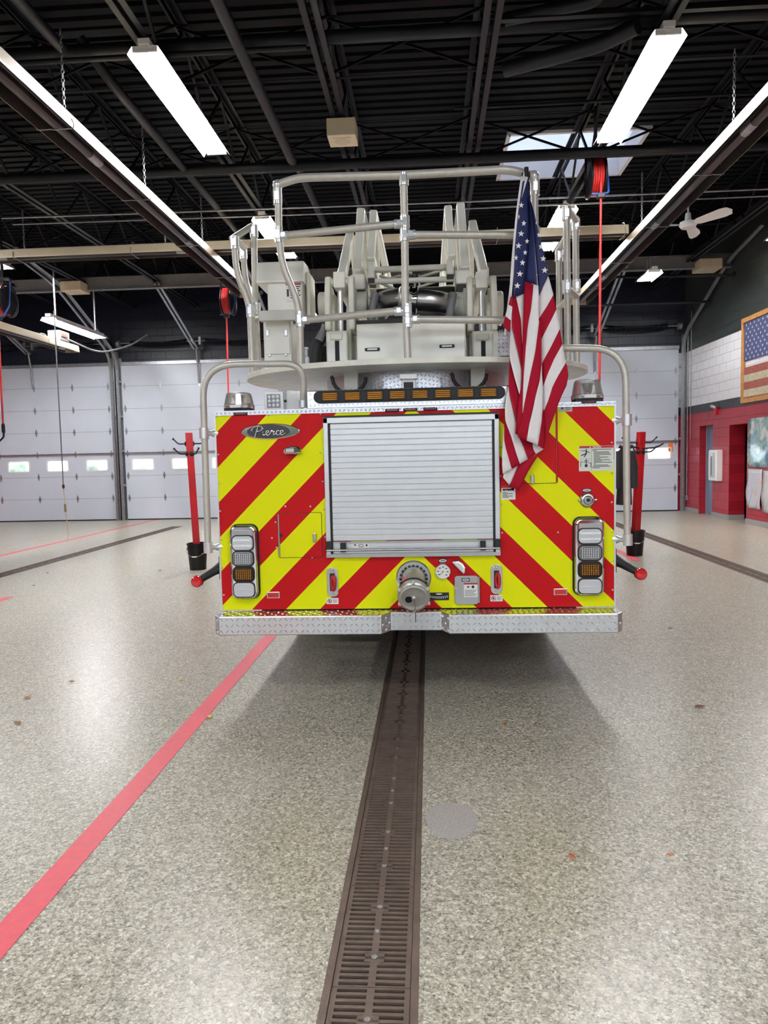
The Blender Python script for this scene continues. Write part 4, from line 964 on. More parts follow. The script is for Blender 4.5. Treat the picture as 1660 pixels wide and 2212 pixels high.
# ------------------------------------------------ tail light clusters
def cluster(x0, y0, x1, y1, label, lens):
    a, b = pP(x0, y0), pP(x1, y1); cx, cz = (a.x+b.x)/2, (a.z+b.z)/2; w, h = b.x-a.x, a.z-b.z
    B(plate(MB(), (cx, 0, cz), rrect(w+0.012, h+0.012, 0.045, 6), YP-0.012, YP-0.003), 'lamp_gasket', M_BLACK, pan)
    hs = B(plate(MB(), (cx, 0, cz), rrect(w, h, 0.04, 6), YP-0.055, YP-0.01), 'tail_lamp_housing', M_CHROME, pan, bev=0.014, label=label, seg=3)
    ys = YP-0.055
    B(MB().bb(cx-w*0.36, cx+w*0.36, ys-0.004, ys+0.001, cz+h*0.5-0.062, cz+h*0.5-0.032), 'plate_recess', M_STAINLESS, hs)
    for k, nm in enumerate(('warning_lens', 'brake_lens', 'turn_lens', 'reversing_lens')):
        zc = cz+h*0.5-0.107-k*(h-0.165)/3*1.0; lw, lh = w*0.80, 0.083
        # bowed outline like the real lenses
        ol = []
        for px, pz in rrect(lw, lh, 0.026, 5):
            ol.append((px, pz+(0.006*math.copysign(1, pz)*(1-(2*px/lw)**2))))
        be = B(plate(MB(), (cx, 0, zc), [(px*1.06, pz*1.1) for px, pz in ol], ys-0.006, ys+0.002), 'lens_bezel', M_BLACK, hs, bev=0.003)
        mL = (M_CLEAR, M_SMOKE, M_AMBERDARK, mat('frosted_lens', (196, 198, 200), 0.25, coat=0.5))[k]
        le = B(plate(MB(), (cx, 0, zc), [(px*0.97, pz*0.95) for px, pz in ol], ys-0.016, ys-0.004), nm, mL, be, bev=0.006, seg=3)
        if k in (0, 1, 2):
            mb = MB()
            nr = 2 if k == 0 else 6
            for r in range(nr):
                zz = zc+(r-(nr-1)/2)*(0.034 if k == 0 else 0.0105)
                if k == 0:
                    for c in range(9): mb.lathe((cx-lw*0.37+c*lw*0.0925, ys-0.0155, zz), -EY, [(0.0085, 0), (0.007, 0.0025), (0.0, 0.004)], 8)
                else:
                    for c in range(8): mb.lathe((cx-lw*0.33+c*lw*0.0945, ys-0.0155, zz), -EY, [(0.0046, 0), (0.003, 0.0018), (0.0, 0.0025)], 6)
            B(mb, 'led_pattern', (M_WHITE, M_ALU, M_AMBER)[k], be)
        else: B(MB().tube([(cx-lw*0.4, ys-0.0165, zc), (cx+lw*0.4, ys-0.0165, zc)], 0.0025, 6), 'lens_ridge', M_CLEAR, be)
cluster(500, 1134, 562, 1290, 'chrome cluster of four stacked lamps at left', 0)
cluster(1239, 1118, 1302, 1283, 'chrome cluster of four stacked lamps at right', 0)
# ------------------------------------------------ emblem with script lettering
c = pP(585, 932); ew, eh = 0.362, 0.096
em = B(plate(MB(), c, [(px*(1-0.0*abs(px)), pz) for px, pz in ell(ew, eh, 40)], YP-0.014, YP-0.003), 'oval_badge', M_CHROME, pan, bev=0.004)
B(plate(MB(), c+EX*-0.01, ell(0.265, 0.084, 36), YP-0.017, YP-0.013), 'badge_field', mat('badge_black', (44, 46, 50), 0.35), em)
S = [  # script strokes in a unit box, x right, y up
 [(0.6, 1.55), (0.9, 1.8), (1.5, 1.95), (2.1, 1.8), (2.2, 1.35), (1.8, 1.0), (1.2, 0.9)], [(1.45, 1.75), (1.2, 0.9), (1.0, 0.1), (0.85, -0.25)], [(0.6, 1.55), (0.35, 1.2), (0.55, 0.95)],
 [(2.35, 0.9), (2.3, 0.35), (2.4, 0.12), (2.6, 0.15), (2.85, 0.45)], [(2.42, 1.35), (2.47, 1.42)],
 [(2.85, 0.45), (3.25, 0.65), (3.3, 0.9), (3.05, 0.98), (2.85, 0.7), (2.85, 0.3), (3.05, 0.1), (3.35, 0.2), (3.6, 0.55)],
 [(3.6, 0.55), (3.8, 1.05), (3.95, 0.9), (3.8, 0.75), (4.25, 0.85), (4.1, 0.4), (4.15, 0.12), (4.35, 0.2), (4.55, 0.5)],
 [(5.15, 0.85), (4.95, 1.0), (4.7, 0.85), (4.6, 0.45), (4.75, 0.12), (5.0, 0.12), (5.3, 0.45)],
 [(5.3, 0.45), (5.7, 0.65), (5.75, 0.92), (5.5, 1.0), (5.3, 0.72), (5.3, 0.3), (5.5, 0.1), (5.85, 0.22), (6.15, 0.5)]]
mb = MB()
for st in S:
    P = [Vector((c.x-0.01+(x-3.25)*0.036, YP-0.019, c.z+(y-0.83)*0.030)) for x, y in st]
    if len(P) > 2:
        Q = []
        for i in range(len(P)-1):
            a0, a1, a2, a3 = P[max(i-1, 0)], P[i], P[i+1], P[min(i+2, len(P)-1)]
            for k in range(5):
                t = k/5; Q.append(0.5*((2*a1)+(a2-a0)*t+(2*a0-5*a1+4*a2-a3)*t*t+(3*a1-a0-3*a2+a3)*t**3))
        Q.append(P[-1]); P = Q
    mb.tube(P, 0.0035, 6)
B(mb, 'badge_lettering', M_CHROME, em)
c = pP(635, 973); cl = B(plate(MB(), c, [(-0.058, -0.012), (-0.05, 0.012), (-0.02, 0.026), (0.03, 0.024), (0.052, 0.008), (0.05, -0.018), (0.02, -0.024), (-0.045, -0.024)], YP-0.05, YP-0.003), 'courtesy_light', M_CHROME, pan, bev=0.012, seg=3)
B(MB().bb(c.x-0.04, c.x+0.01, YP-0.053, YP-0.048, c.z-0.012, c.z+0.012), 'lens', M_CLEAR, cl, bev=0.003)
# red marker lights under the top edge
for x, y in ((521, 894), (848, 886.5), (887, 885), (930, 883.5), (1272, 868.5)):
    c = pP(x, y); wd = 0.088 if x in (521, 1272) else 0.086
    o = B(MB().bb(c.x-wd/2, c.x+wd/2, YP-0.014, YP-0.003, c.z-0.0095, c.z+0.0095), 'marker_light', M_BLACK, pan, bev=0.003)
    B(MB().bb(c.x-wd*0.38, c.x+wd*0.38, YP-0.02, YP-0.012, c.z-0.006, c.z+0.006), 'lens', M_DARKREDLENS, o, bev=0.002)
# red reflectors
for x, y in ((591, 1285), (1211, 1278)):
    c = pP(x, y); o = B(MB().bb(c.x-0.041, c.x+0.041, YP-0.008, YP-0.003, c.z-0.02, c.z+0.02), 'reflector_frame', M_STAINLESS, pan, bev=0.002)
    B(MB().bb(c.x-0.034, c.x+0.034, YP-0.0105, YP-0.0075, c.z-0.014, c.z+0.014), 'reflector', M_REDLENS, o)
# recessed tow eye plates with their decals
for x, y, dx, dyl in ((719, 1257, 719, 1298), (1073, 1251, 1073, 1292)):
    c = pP(x, y); w, h = 0.070, 0.182
    o = B(plate(MB(), c, rrect(w, h, 0.03, 6), YP-0.010, YP-0.003), 'tow_eye_plate', M_STAINLESS, pan, bev=0.002)
    B(MB().bb(c.x-0.016, c.x+0.016, YP-0.0115, YP-0.0098, c.z-0.055, c.z+0.055), 'slot', M_BLACK, o)
    rg = [(c.x+0.006+0.010*math.cos(t*PI/10), YP-0.02-0.012*math.cos(t*PI/10), c.z-0.005+0.044*math.sin(t*PI/10)) for t in range(20)]
    B(MB().tube(rg, 0.0095, 8, closed=True), 'tow_eye', M_RED, o)
    B(MB().lathe((c.x, YP-0.010, c.z+h/2-0.018), -EY, [(0.010, 0), (0.008, 0.004), (0, 0.005)], 10).lathe((c.x, YP-0.010, c.z-h/2+0.018), -EY, [(0.008, 0), (0.006, 0.003), (0, 0.004)], 10), 'screw', M_STAINLESS, o)
    c = pP(dx, dyl); o = B(MB().bb(c.x-0.037, c.x+0.037, YP-0.0052, YP-0.0035, c.z-0.019, c.z+0.019), 'no_tow_decal', M_LABEL, pan)
    mb = MB(); rg = [(c.x-0.018+0.0125*math.cos(t*PI/10), YP-0.0058, c.z+0.0125*math.sin(t*PI/10)) for t in range(20)]; mb.tube(rg, 0.0018, 4, closed=True); mb.beam((c.x-0.027, YP-0.0058, c.z+0.009), (c.x-0.009, YP-0.0058, c.z-0.009), 0.003, 0.001, (0, 1, 0)); B(mb, 'prohibition_ring', M_SIGNRED, o)
    mb = MB().bb(c.x-0.023, c.x-0.014, YP-0.0056, YP-0.005, c.z-0.006, c.z+0.006)
    for k in range(4): mb.bb(c.x+0.001, c.x+0.03-0.004*(k % 2), YP-0.0056, YP-0.005, c.z+0.008-k*0.006, c.z+0.010-k*0.006)
    B(mb, 'printed_lines', M_INK, o)
# suction inlet with cap
c = pP(894, 1248); fl = B(MB().lathe((c.x, YP-0.003, c.z), -EY, [(0.108, 0), (0.108, 0.006), (0.1, 0.012), (0.078, 0.012), (0.07, 0.03), (0.0, 0.03)], 40), 'inlet_flange', M_STAINLESS, pan)
q = pP(894, 1219); B(MB().bb(q.x-0.028, q.x+0.028, YP-0.018, YP-0.014, q.z-0.010, q.z+0.010), 'oval_label', M_LABELGREY, fl)
mb = MB()
for k in range(20):
    a = 2*PI*k/20; mb.box((c.x+0.078*math.cos(a), YP-0.02, c.z-0.005+0.078*math.sin(a)), (0.018, 0.012, 0.014), Matrix.Rotation(-a, 3, 'Y'))
B(mb, 'clamp_lugs', M_BLACK, fl)
ax = Vector((0.02, -0.93, -0.36)).normalized(); o0 = Vector((c.x, YP-0.02, c.z-0.002))
inl = B(MB().lathe(o0, ax, [(0.066, 0), (0.066, 0.13), (0.074, 0.135), (0.074, 0.15)], 32), 'inlet_elbow', M_CAST, fl)
cap = B(MB().lathe(o0+ax*0.15, ax, [(0.086, 0.0), (0.088, 0.01), (0.082, 0.02), (0.094, 0.03), (0.096, 0.06), (0.088, 0.068), (0.088, 0.078), (0.076, 0.082), (0.070, 0.080), (0.069, 0.070), (0.0, 0.070)], 40), 'inlet_cap', M_CAST, inl)
B(MB().lathe(o0+ax*0.13, ax, [(0.084, 0), (0.088, 0.006), (0.088, 0.022), (0.084, 0.028)], 32), 'rubber_gasket', M_BLACK, inl)
ux = ax.cross(EZ).normalized(); uy = ux.cross(ax).normalized()
mb = MB()
for k in range(6):
    a = 2*PI*k/6+0.5; mb.box(o0+ax*0.205+(ux*math.cos(a)+uy*math.sin(a))*0.097, (0.022, 0.03, 0.022))
B(mb, 'cap_lugs', M_CAST, cap, bev=0.004)
B(MB().lathe(o0+ax*0.22, ax, [(0.014, 0), (0.013, 0.012), (0.008, 0.016), (0, 0.016)], 16), 'cap_boss', M_CAST, cap)
B(MB().lathe(o0+ax*0.219+ux*0.03-uy*0.012, ax, [(0.022, 0), (0.022, 0.002), (0, 0.002)], 20), 'cap_sticker', M_STEEL, cap)
e_ = o0+ax*0.235; B(MB().tube([e_, e_+Vector((0.006, -0.012, -0.03)), e_+Vector((0.008, -0.02, -0.075)), e_+Vector((0.008, -0.02, -0.13))], 0.0035, 6), 'cap_chain', M_RUST, cap)
q = o0+ax*0.12+Vector((-0.045, -0.015, 0.055)); B(MB().box(q, (0.045, 0.015, 0.025), Matrix.Rotation(0.3, 3, 'Y')), 'red_tab', mat('faded_red_tab', (196, 96, 92), 0.5), inl, bev=0.004)
# gauge
c = pP(957, 1234); g = B(MB().lathe((c.x, YP-0.003, c.z), -EY, [(0.048, 0), (0.050, 0.012), (0.046, 0.02), (0.043, 0.017), (0.0, 0.016)], 36), 'pressure_gauge', M_CHROME, pan)
B(MB().lathe((c.x, YP-0.019, c.z), -EY, [(0.043, 0), (0.043, 0.0012), (0.0, 0.0012)], 30), 'dial', M_LABEL, g)
mb = MB()
for k in range(7):
    a = math.radians(215-k*43); mb.bb(c.x+0.029*math.cos(a)-0.006, c.x+0.029*math.cos(a)+0.006, YP-0.0212, YP-0.0203, c.z+0.029*math.sin(a)-0.0025, c.z+0.029*math.sin(a)+0.0025)
mb.lathe((c.x, YP-0.0203, c.z), -EY, [(0.004, 0), (0.003, 0.002), (0, 0.002)], 10); mb.beam((c.x, YP-0.0208, c.z), (c.x-0.018, YP-0.0208, c.z-0.02), 0.0018, 0.001, (0, 1, 0)); B(mb, 'dial_print', M_INK, g)
def oval_plate(x, y, w, h, parent=pan, dy=0.0):
    c = pP(x, y); o = B(MB().bb(c.x-w/2, c.x+w/2, YP-dy-0.0055, YP-dy-0.0035, c.z-h/2, c.z+h/2), 'name_plate', M_BLACK, parent, bev=0.001)
    B(plate(MB(), c, ell(w*0.88, h*0.72, 20), YP-dy-0.0068, YP-dy-0.005), 'oval_field', M_ALU, o)
    mb = MB(); mb.bb(c.x-w*0.26, c.x+w*0.26, YP-dy-0.0074, YP-dy-0.0065, c.z-h*0.09, c.z+h*0.09); B(mb, 'printed_line', M_INK, o)
oval_plate(957, 1211, 0.052, 0.026); oval_plate(1268, 1059, 0.055, 0.021)
c = pP(993, 1222); R = Matrix.Rotation(math.radians(47), 3, 'Y')
ol = [R @ Vector((px, 0, pz)) for px, pz in [(-0.052, -0.018), (-0.05, 0.0), (-0.03, 0.02), (0, 0.027), (0.03, 0.02), (0.05, 0.0), (0.052, -0.018)]]
mb = MB().prism([(c.x+v.x, YP-0.04, c.z+v.z) for v in ol], (0, 0.036, 0)); o = B(mb, 'step_lamp', M_CHROME, pan, bev=0.008, seg=3)
ol2 = [R @ Vector((px, 0, pz)) for px, pz in [(-0.03, -0.012), (-0.02, 0.008), (0.02, 0.008), (0.03, -0.012)]]
B(MB().prism([(c.x+v.x, YP-0.043, c.z+v.z) for v in ol2], (0, 0.01, 0)), 'lens', M_CLEAR, o)
# grey valve box
a, b = pP(982, 1243), pP(1034, 1304); o = B(plate(MB(), ((a.x+b.x)/2, 0, (a.z+b.z)/2), rrect(b.x-a.x, a.z-b.z, 0.018), YP-0.022, YP-0.003), 'valve_door', M_GREYSTEEL if False else mat('brushed_steel_door', (170, 170, 168), 0.4, 0.55, noise=0.05), pan, bev=0.003)
B(MB().cyl((b.x+0.004, YP-0.015, b.z+0.01), (b.x+0.004, YP-0.015, a.z-0.008), 0.006, n=10), 'hinge', M_STAINLESS, o)
q = pP(983, 1271, 0.02); B(MB().lathe((q.x+0.006, YP-0.022, q.z), -EY, [(0.008, 0), (0.008, 0.008), (0, 0.009)], 10), 'latch_knob', M_STAINLESS, o)
oval_plate(1006, 1251, 0.05, 0.02, o, 0.019)
a, b = pP(1002, 1258), pP(1032, 1288); sg = B(MB().bb(a.x, b.x, YP-0.0245, YP-0.0215, b.z, a.z), 'warning_decal', M_LABEL, o)
B(MB().bb(a.x, b.x, YP-0.0255, YP-0.024, a.z-0.009, a.z), 'red_header', M_SIGNRED, sg)
mb = MB().lathe((b.x-0.028, YP-0.0245, a.z-0.024), -EY, [(0.009, 0), (0.009, 0.001), (0, 0.001)], 14); mb.prism([(a.x+0.02, YP-0.0245, a.z-0.018), (a.x+0.04, YP-0.0245, a.z-0.024), (a.x+0.02, YP-0.0245, a.z-0.03)], (0, -0.001, 0))
for k in range(5): mb.bb(a.x+0.005, b.x-0.006-0.008*(k % 3), YP-0.0253, YP-0.0243, a.z-0.046-k*0.008, a.z-0.0435-k*0.008)
B(mb, 'printed_lines', M_INK, sg)
# black inlet label with white marks
c = pP(949, 1288); o = B(MB().bb(c.x-0.061, c.x+0.061, YP-0.0055, YP-0.0035, c.z-0.024, c.z+0.024), 'inlet_label', M_INK, pan)
mb = MB(); plate(mb, (c.x, 0, c.z+0.015), ell(0.04, 0.009, 16), YP-0.0062, YP-0.005)
for k in range(9):
    t = (k-4)/4; mb.bb(c.x+t*0.05-0.003, c.x+t*0.05+0.003, YP-0.0062, YP-0.005, c.z-0.013+t*t*0.006, c.z-0.006+t*t*0.006)
P = [(c.x+t/6*0.056, YP-0.0058, c.z-0.002+(t/6)**2*0.006) for t in range(-6, 7)]; mb.tube(P, 0.001, 4); B(mb, 'white_print', M_LABEL, o)
# hose connection at right
c = pP(1269, 1080); o = B(MB().lathe((c.x, YP-0.003, c.z), -EY, [(0.046, 0), (0.046, 0.008), (0.036, 0.02), (0.028, 0.022), (0.026, 0.03), (0.020, 0.034), (0.013, 0.034), (0.011, 0.02), (0.0, 0.02)], 32), 'air_connection', M_STAINLESS, pan)
B(MB().lathe((c.x, YP-0.0232, c.z), -EY, [(0.010, 0), (0.010, 0.001), (0, 0.001)], 16), 'port', M_BLACK, o)
mb = MB()
for s in (-1, 1): mb.box((c.x+s*0.048, YP-0.014, c.z), (0.016, 0.016, 0.012))
B(mb, 'lugs', M_STAINLESS, o, bev=0.003)
# warning signs
a, b = pP(1251, 963.5), pP(1326, 1016.5); sg = B(MB().bb(a.x, b.x, YP-0.0055, YP-0.0035, b.z, a.z), 'danger_sign', mat('pale_sign', (212, 216, 204), 0.35), pan)
B(MB().bb(a.x+0.002, b.x-0.002, YP-0.0065, YP-0.005, a.z-0.014, a.z-0.001), 'red_header', M_SIGNRED, sg)
mb = text_mb('DANGER', 0.0125, ((a.x+b.x)/2+0.004, YP-0.0068, a.z-0.0078), EX, EZ, 0.0004, bold=0.0003)
mb.prism([((a.x+b.x)/2-0.041, YP-0.0065, a.z-0.012), ((a.x+b.x)/2-0.031, YP-0.0065, a.z-0.012), ((a.x+b.x)/2-0.036, YP-0.0065, a.z-0.003)], (0, -0.0006, 0)); B(mb, 'header_lettering', M_LABEL, sg)
mb = MB(); xm = a.x+(b.x-a.x)*0.36
mb.bb(xm, xm+0.001, YP-0.0062, YP-0.005, b.z+0.004, a.z-0.016); mb.bb(a.x+0.004, xm, YP-0.0062, YP-0.005, (a.z+b.z)/2-0.004, (a.z+b.z)/2-0.003)
def L(p, q, w=0.004): mb.beam((a.x+p[0], YP-0.0062, a.z-p[1]), (a.x+q[0], YP-0.0062, a.z-q[1]), w, 0.0012, (0, 1, 0))
mb.lathe((a.x+0.043, YP-0.0056, a.z-0.0225), -EY, [(0.0042, 0), (0.0042, 0.0012), (0, 0.0012)], 12)   # falling figure pictogram
for p, q, w in (((0.042, 0.028), (0.043, 0.045), 0.008), ((0.040, 0.029), (0.022, 0.030), 0.004), ((0.022, 0.030), (0.008, 0.026), 0.0025), ((0.044, 0.029), (0.062, 0.043), 0.004), ((0.042, 0.045), (0.012, 0.058), 0.006), ((0.044, 0.045), (0.030, 0.066), 0.006)): L(p, q, w)
for p, q, w in (((0.034, 0.118), (0.050, 0.118), 0.016), ((0.042, 0.11), (0.042, 0.076), 0.004), ((0.010, 0.095), (0.072, 0.103), 0.002), ((0.010, 0.09), (0.010, 0.125), 0.003), ((0.070, 0.1), (0.070, 0.13), 0.003), ((0.03, 0.09), (0.055, 0.09), 0.004)): L(p, q, w)
ws = [0.95, 0.22, 0.82, 0.86, 0.93, 0.32, 0.78, 0.38, 0.88, 0.45, 0.98, 0.12, 0.78, 0.9, 0.38]; z = a.z-0.0205
for k, wd in enumerate(ws):
    x0 = xm+0.006+(0.007 if 1 < k < 13 else 0); mb.bb(x0, x0+(b.x-0.008-x0)*wd, YP-0.0062, YP-0.005, z-0.0034, z); z -= 0.0078
B(mb, 'sign_print', M_INK, sg)
def decal(x0, y0, x1, y1, name, red=True, truck=False, m=M_LABELGREY):
    a, b = pP(x0, y0), pP(x1, y1); sg = B(MB().bb(a.x, b.x, YP-0.0055, YP-0.0035, b.z, a.z), name, m, pan)
    hh = a.z-b.z
    if red: B(MB().bb(a.x, b.x, YP-0.0062, YP-0.005, a.z-hh*0.17, a.z), 'header_band', mat('dull_orange_band', (176, 92, 70), 0.5) if not truck else M_RED, sg)
    mb = MB()
    if truck:
        mb.bb(a.x+0.006, b.x-0.012, YP-0.0062, YP-0.005, a.z-hh*0.34, a.z-hh*0.22); mb.bb(b.x-0.024, b.x-0.008, YP-0.0062, YP-0.005, a.z-hh*0.34, a.z-hh*0.16)
        for k in (0.2, 0.5, 0.65, 0.85): mb.lathe((a.x+(b.x-a.x)*k, YP-0.005, a.z-hh*0.35), -EY, [(0.004, 0), (0.004, 0.0012), (0, 0.0012)], 10)
        for k, wd in enumerate((0.4, 0.85, 0.4, 0.85, 0.5)): mb.bb(a.x+0.006, a.x+0.006+(b.x-a.x-0.012)*wd, YP-0.0062, YP-0.005, a.z-hh*(0.5+k*0.09), a.z-hh*(0.46+k*0.09))
    else:
        mb.prism([(a.x+0.008, YP-0.0055, a.z-hh*0.7), (a.x+0.018, YP-0.0055, a.z-hh*0.35), (a.x+0.028, YP-0.0055, a.z-hh*0.65)], (0, -0.0006, 0))
        for k in range(4): mb.bb(a.x+0.036, b.x-0.006-0.006*(k % 2), YP-0.0062, YP-0.005, a.z-hh*(0.36+k*0.15), a.z-hh*(0.31+k*0.15))
    B(mb, 'printed_lines', M_INK, sg)
decal(1208, 873, 1236.5, 889, 'caution_decal'); decal(1083.5, 1049, 1114, 1079, 'vehicle_decal', True, True, M_LABEL)
# perimeter screws
mb = MB(); pts = [(469, 899.5), (472, 899), (1320, 872)]
pts = [(469, 900), (472, 982), (475, 1043), (476, 1104), (480, 1165), (482, 1226), (484, 1285), (1321, 872), (1322, 956), (1322, 1022), (1322, 1085), (1323, 1148), (1323, 1211), (1324, 1274), (581, 897), (693, 894), (808, 889.5), (962, 884.5), (1080, 881), (693, 978), (698, 1040), (701, 1099), (703, 1160), (1083, 966), (1082, 1028), (1084, 1090), (1085, 1151), (1201, 907), (617, 1094), (671, 1094), (596, 1128), (588, 1162), (598, 1183), (621, 1204), (675, 1204), (1177, 1043), (1206, 1150)]
for x, y in pts:
    c = pP(x, y); mb.lathe((c.x, YP-0.004, c.z), -EY, [(0.0065, 0), (0.0058, 0.003), (0.003, 0.0045), (0, 0.005)], 8)
B(mb, 'panel_screws', M_STAINLESS, pan)
# side marker arms
for s, px, py, ex in ((-1, 426, 1256, 478), (1, 1385, 1240, 1331)):
    t = aY(px, py, 4.42); r = aY(ex, 1223 if s < 0 else 1207, 4.55); r = Vector((XL if s < 0 else XR, 4.55, r.z))
    arm = B(MB().tube([r, r.lerp(t, 0.35), t-(t-r).normalized()*0.03], [0.038, 0.026, 0.022], 14), 'marker_arm', M_BLACK)
    B(MB().bb(r.x-0.012 if s > 0 else r.x-0.012, r.x+0.012, 4.50, 4.62, r.z-0.08, r.z+0.07), 'arm_base', M_BLACK, arm, bev=0.006)
    B(MB().lathe(t+EY*0.03, -EY, [(0.02, 0), (0.036, 0.012), (0.036, 0.03)], 22), 'lamp_cup', M_BLACK, arm)
    B(MB().lathe(t+EY*0.0, -EY, [(0.035, 0), (0.034, 0.014), (0.026, 0.021), (0, 0.024)], 22), 'red_lens', M_REDLENS, arm)
# ------------------------------------------------ grab rails at the corners
def rail_tube(pts, name='grab_rail', r=0.0205, fl=0.16, m=M_RAIL, parent=None): return B(MB().tube(fillet(pts, fl, 8), r, 14), name, m, parent)
YG = 4.47
def clampf(c, horiz=True):
    return
gl = rail_tube([aY(655, 872, 4.6)-EZ*0.01, aY(657, 785, 4.55), aY(437, 788, YG), aY(450, 1186, YG)], fl=0.2)
gr = rail_tube([aY(1150, 868, 4.62), aY(1162, 752, 4.58), aY(1352, 752, YG), aY(1356, 1170, YG)], fl=0.2)
def bracket(px, py, xw, parent):
    q = aY(px, py, YG)
    B(MB().cyl(q-EZ*0.033, q+EZ*0.033, 0.028, n=16), 'rail_clamp', M_FIT, parent)
    B(MB().tube([q+Vector((0.0, 0.0, 0)), Vector(((q.x+xw)/2, YG+0.02, q.z)), Vector((xw, YG+0.05, q.z))], [0.026, 0.014, 0.032], 12), 'rail_standoff', M_FIT, parent)
bracket(441, 936, XL, gl); bracket(450, 1183, XL, gl); bracket(1355, 907, XR, gr); bracket(1357, 1166, XR, gr)
B(MB().cyl(aY(655, 877, 4.6)-EZ*0.01, aY(655, 865, 4.6), 0.027, n=14), 'rail_foot', M_ALU, gl)
# ------------------------------------------------ turntable
ZP = 2.075
TCX = aY(898, 812, 5.55).x; A, Bd = 1.245, 0.99; TY = 5.60
n = 72; ring = []
for k in range(n):
    a = 2*PI*k/n; cxx = math.copysign(abs(math.cos(a))**0.9, math.cos(a)); syy = math.copysign(abs(math.sin(a))**0.9, math.sin(a))
    ring.append((TCX+A*cxx, TY+Bd*syy))
tt = B(MB().prism([(x, y, ZP) for x, y in ring], (0, 0, 0.036)), 'turntable_deck', M_CREAM2, bev=0.004)
B(MB().lathe((TCX, TY, ZT), EZ, [(0.72, 0), (0.72, 0.1), (0.66, 0.12), (0.66, ZP-ZT)], 48), 'turntable_ring', M_DIA, tt)
for s in (-1, 1): B(MB().bb(TCX+s*0.42-0.045, TCX+s*0.42+0.045, 4.95, 5.05, ZT+0.006, ZP), 'deck_gusset', M_CREAM2, tt)
q = aY(755, 822, 4.9)
for s, px in ((-1, 755), (1, 1015)):
    q = aY(px, 826, 4.85); P = [(q.x-0.12, 4.85, ZP-0.04)]+[(q.x+0.11*math.cos(t), 4.85, ZP-0.05+0.10*math.sin(t)) for t in [PI+PI*k/10 for k in range(11)]]
    B(MB().tube(P, 0.012, 8), 'hydraulic_hose', M_BLACK, tt)
q = aY(883, 826, 4.74); o = B(MB().box((q.x, 4.76, (zt2+0.012+q.z+0.045)/2), (0.085, 0.07, q.z+0.045-zt2-0.012)), 'angle_indicator', M_WHITE, tt, bev=0.005)
B(MB().bb(q.x-0.055, q.x+0.055, 4.70, 4.8, q.z+0.018, q.z+0.048), 'hood', M_WHITE, o, bev=0.005)
B(MB().bb(q.x-0.03, q.x+0.03, 4.72, 4.727, q.z-0.04, q.z+0.0), 'screen', M_BLACKGLOSS, o)
# turntable guard rail
YM, YLp, YRp = 4.76, 4.95, 4.82
gd = rail_tube([aY(601, 412, YLp), aY(600, 399, YLp), aY(645, 384, YLp-0.03), aY(875, 378, YM), aY(1100, 366, YM), aY(1152, 380, YRp-0.01), aY(1156, 405, YRp)], 'guard_top_rail', 0.026, 0.07, parent=tt)
rp = [rail_tube([aY(601, 405, YLp), aY(603, 512, YLp), aY(610, 572, YLp), aY(648, 660, YLp), aY(650, 795, YLp)], 'guard_post', 0.0235, 0.2, parent=tt),
      rail_tube([aY(872, 374, YM), aY(875, 505, YM), aY(876, 660, YM), aY(882, 784, YM)], 'guard_post', 0.0235, 0.1, parent=tt),
      rail_tube([aY(1155, 400, YRp), aY(1157, 600, YRp), aY(1158, 785, YRp)], 'guard_post', 0.0235, 0.1, parent=tt)]
for p, q, Y0, Y1 in (((612, 509), (868, 483), YLp, YM), ((882, 507), (1155, 508), YM, YRp), ((655, 692), (868, 671), YLp, YM), ((884, 690), (1156, 692), YM, YRp)):
    rail_tube([aY(*p, Y0), aY(*q, Y1)], 'guard_mid_rail', 0.0235, parent=tt)
def fitting(px, py, Y, post, l=0.05, r=0.03, d=EZ):
    c = aY(px, py, Y); B(MB().cyl(c-d*l, c+d*l, r, n=16).box(c+Vector((0, -r*0.9, 0)), (0.03, 0.014, l*1.2)), 'tube_fitting', M_FIT, post, bev=0.003)
for px, py in ((600, 425), (602, 508), (648, 690)): fitting(px, py, YLp, rp[0])
for px, py in ((873, 388), (875, 480), (875, 508), (880, 670), (881, 694)): fitting(px, py, YM, rp[1], 0.038)
for px, py in ((1156, 405), (1157, 508), (1158, 692)): fitting(px, py, YRp, rp[2])
for p, d in (((613, 509, YLp), 1), ((862, 484, YM), 1), ((888, 507, YM), 1), ((660, 691, YLp), 1), ((862, 672, YM), 1), ((897, 690, YM), 1)):
    fitting(p[0], p[1], p[2], rp[1] if p[0] > 800 else rp[0], 0.028, 0.029, EX)
e = aY(600, 400, YLp); B(MB().sphere(e, 0.036, 12), 'elbow_fitting', M_FIT, rp[0]); e = aY(1153, 382, YRp); B(MB().sphere(e, 0.038, 12), 'elbow_fitting', M_FIT, rp[2])
# left group of access rails
def posts(defs, tops, fits, nm):
    P = []
    for pts, Y, fl in defs: P.append(rail_tube([aY(x, y, Y) for x, y in pts], 'access_rail_post', 0.0235, fl, parent=tt))
    for (p, Yp), (q, Yq) in tops: P.append(rail_tube([aY(*p, Yp), aY(*q, Yq)], 'access_rail', 0.0235, parent=tt))
    for px, py, Y, k in fits: fitting(px, py, Y, P[k], 0.045, 0.031)
    return P
posts([([(549, 490), (552, 660), (560, 812)], 5.55, 0.1), ([(506, 512), (511, 592), (540, 655), (546, 812)], 5.42, 0.25), ([(526, 535), (529, 600), (546, 660), (550, 700)], 5.95, 0.25)],
      [(((500, 517), 5.42), ((546, 488), 5.55)), (((508, 515), 5.42), ((528, 535), 5.95)), (((545, 688), 5.42), ((556, 684), 5.55))],
      [(549, 500, 5.55, 0), (508, 525, 5.42, 1), (526, 548, 5.95, 2), (541, 672, 5.42, 1), (555, 668, 5.55, 0)], 'left')
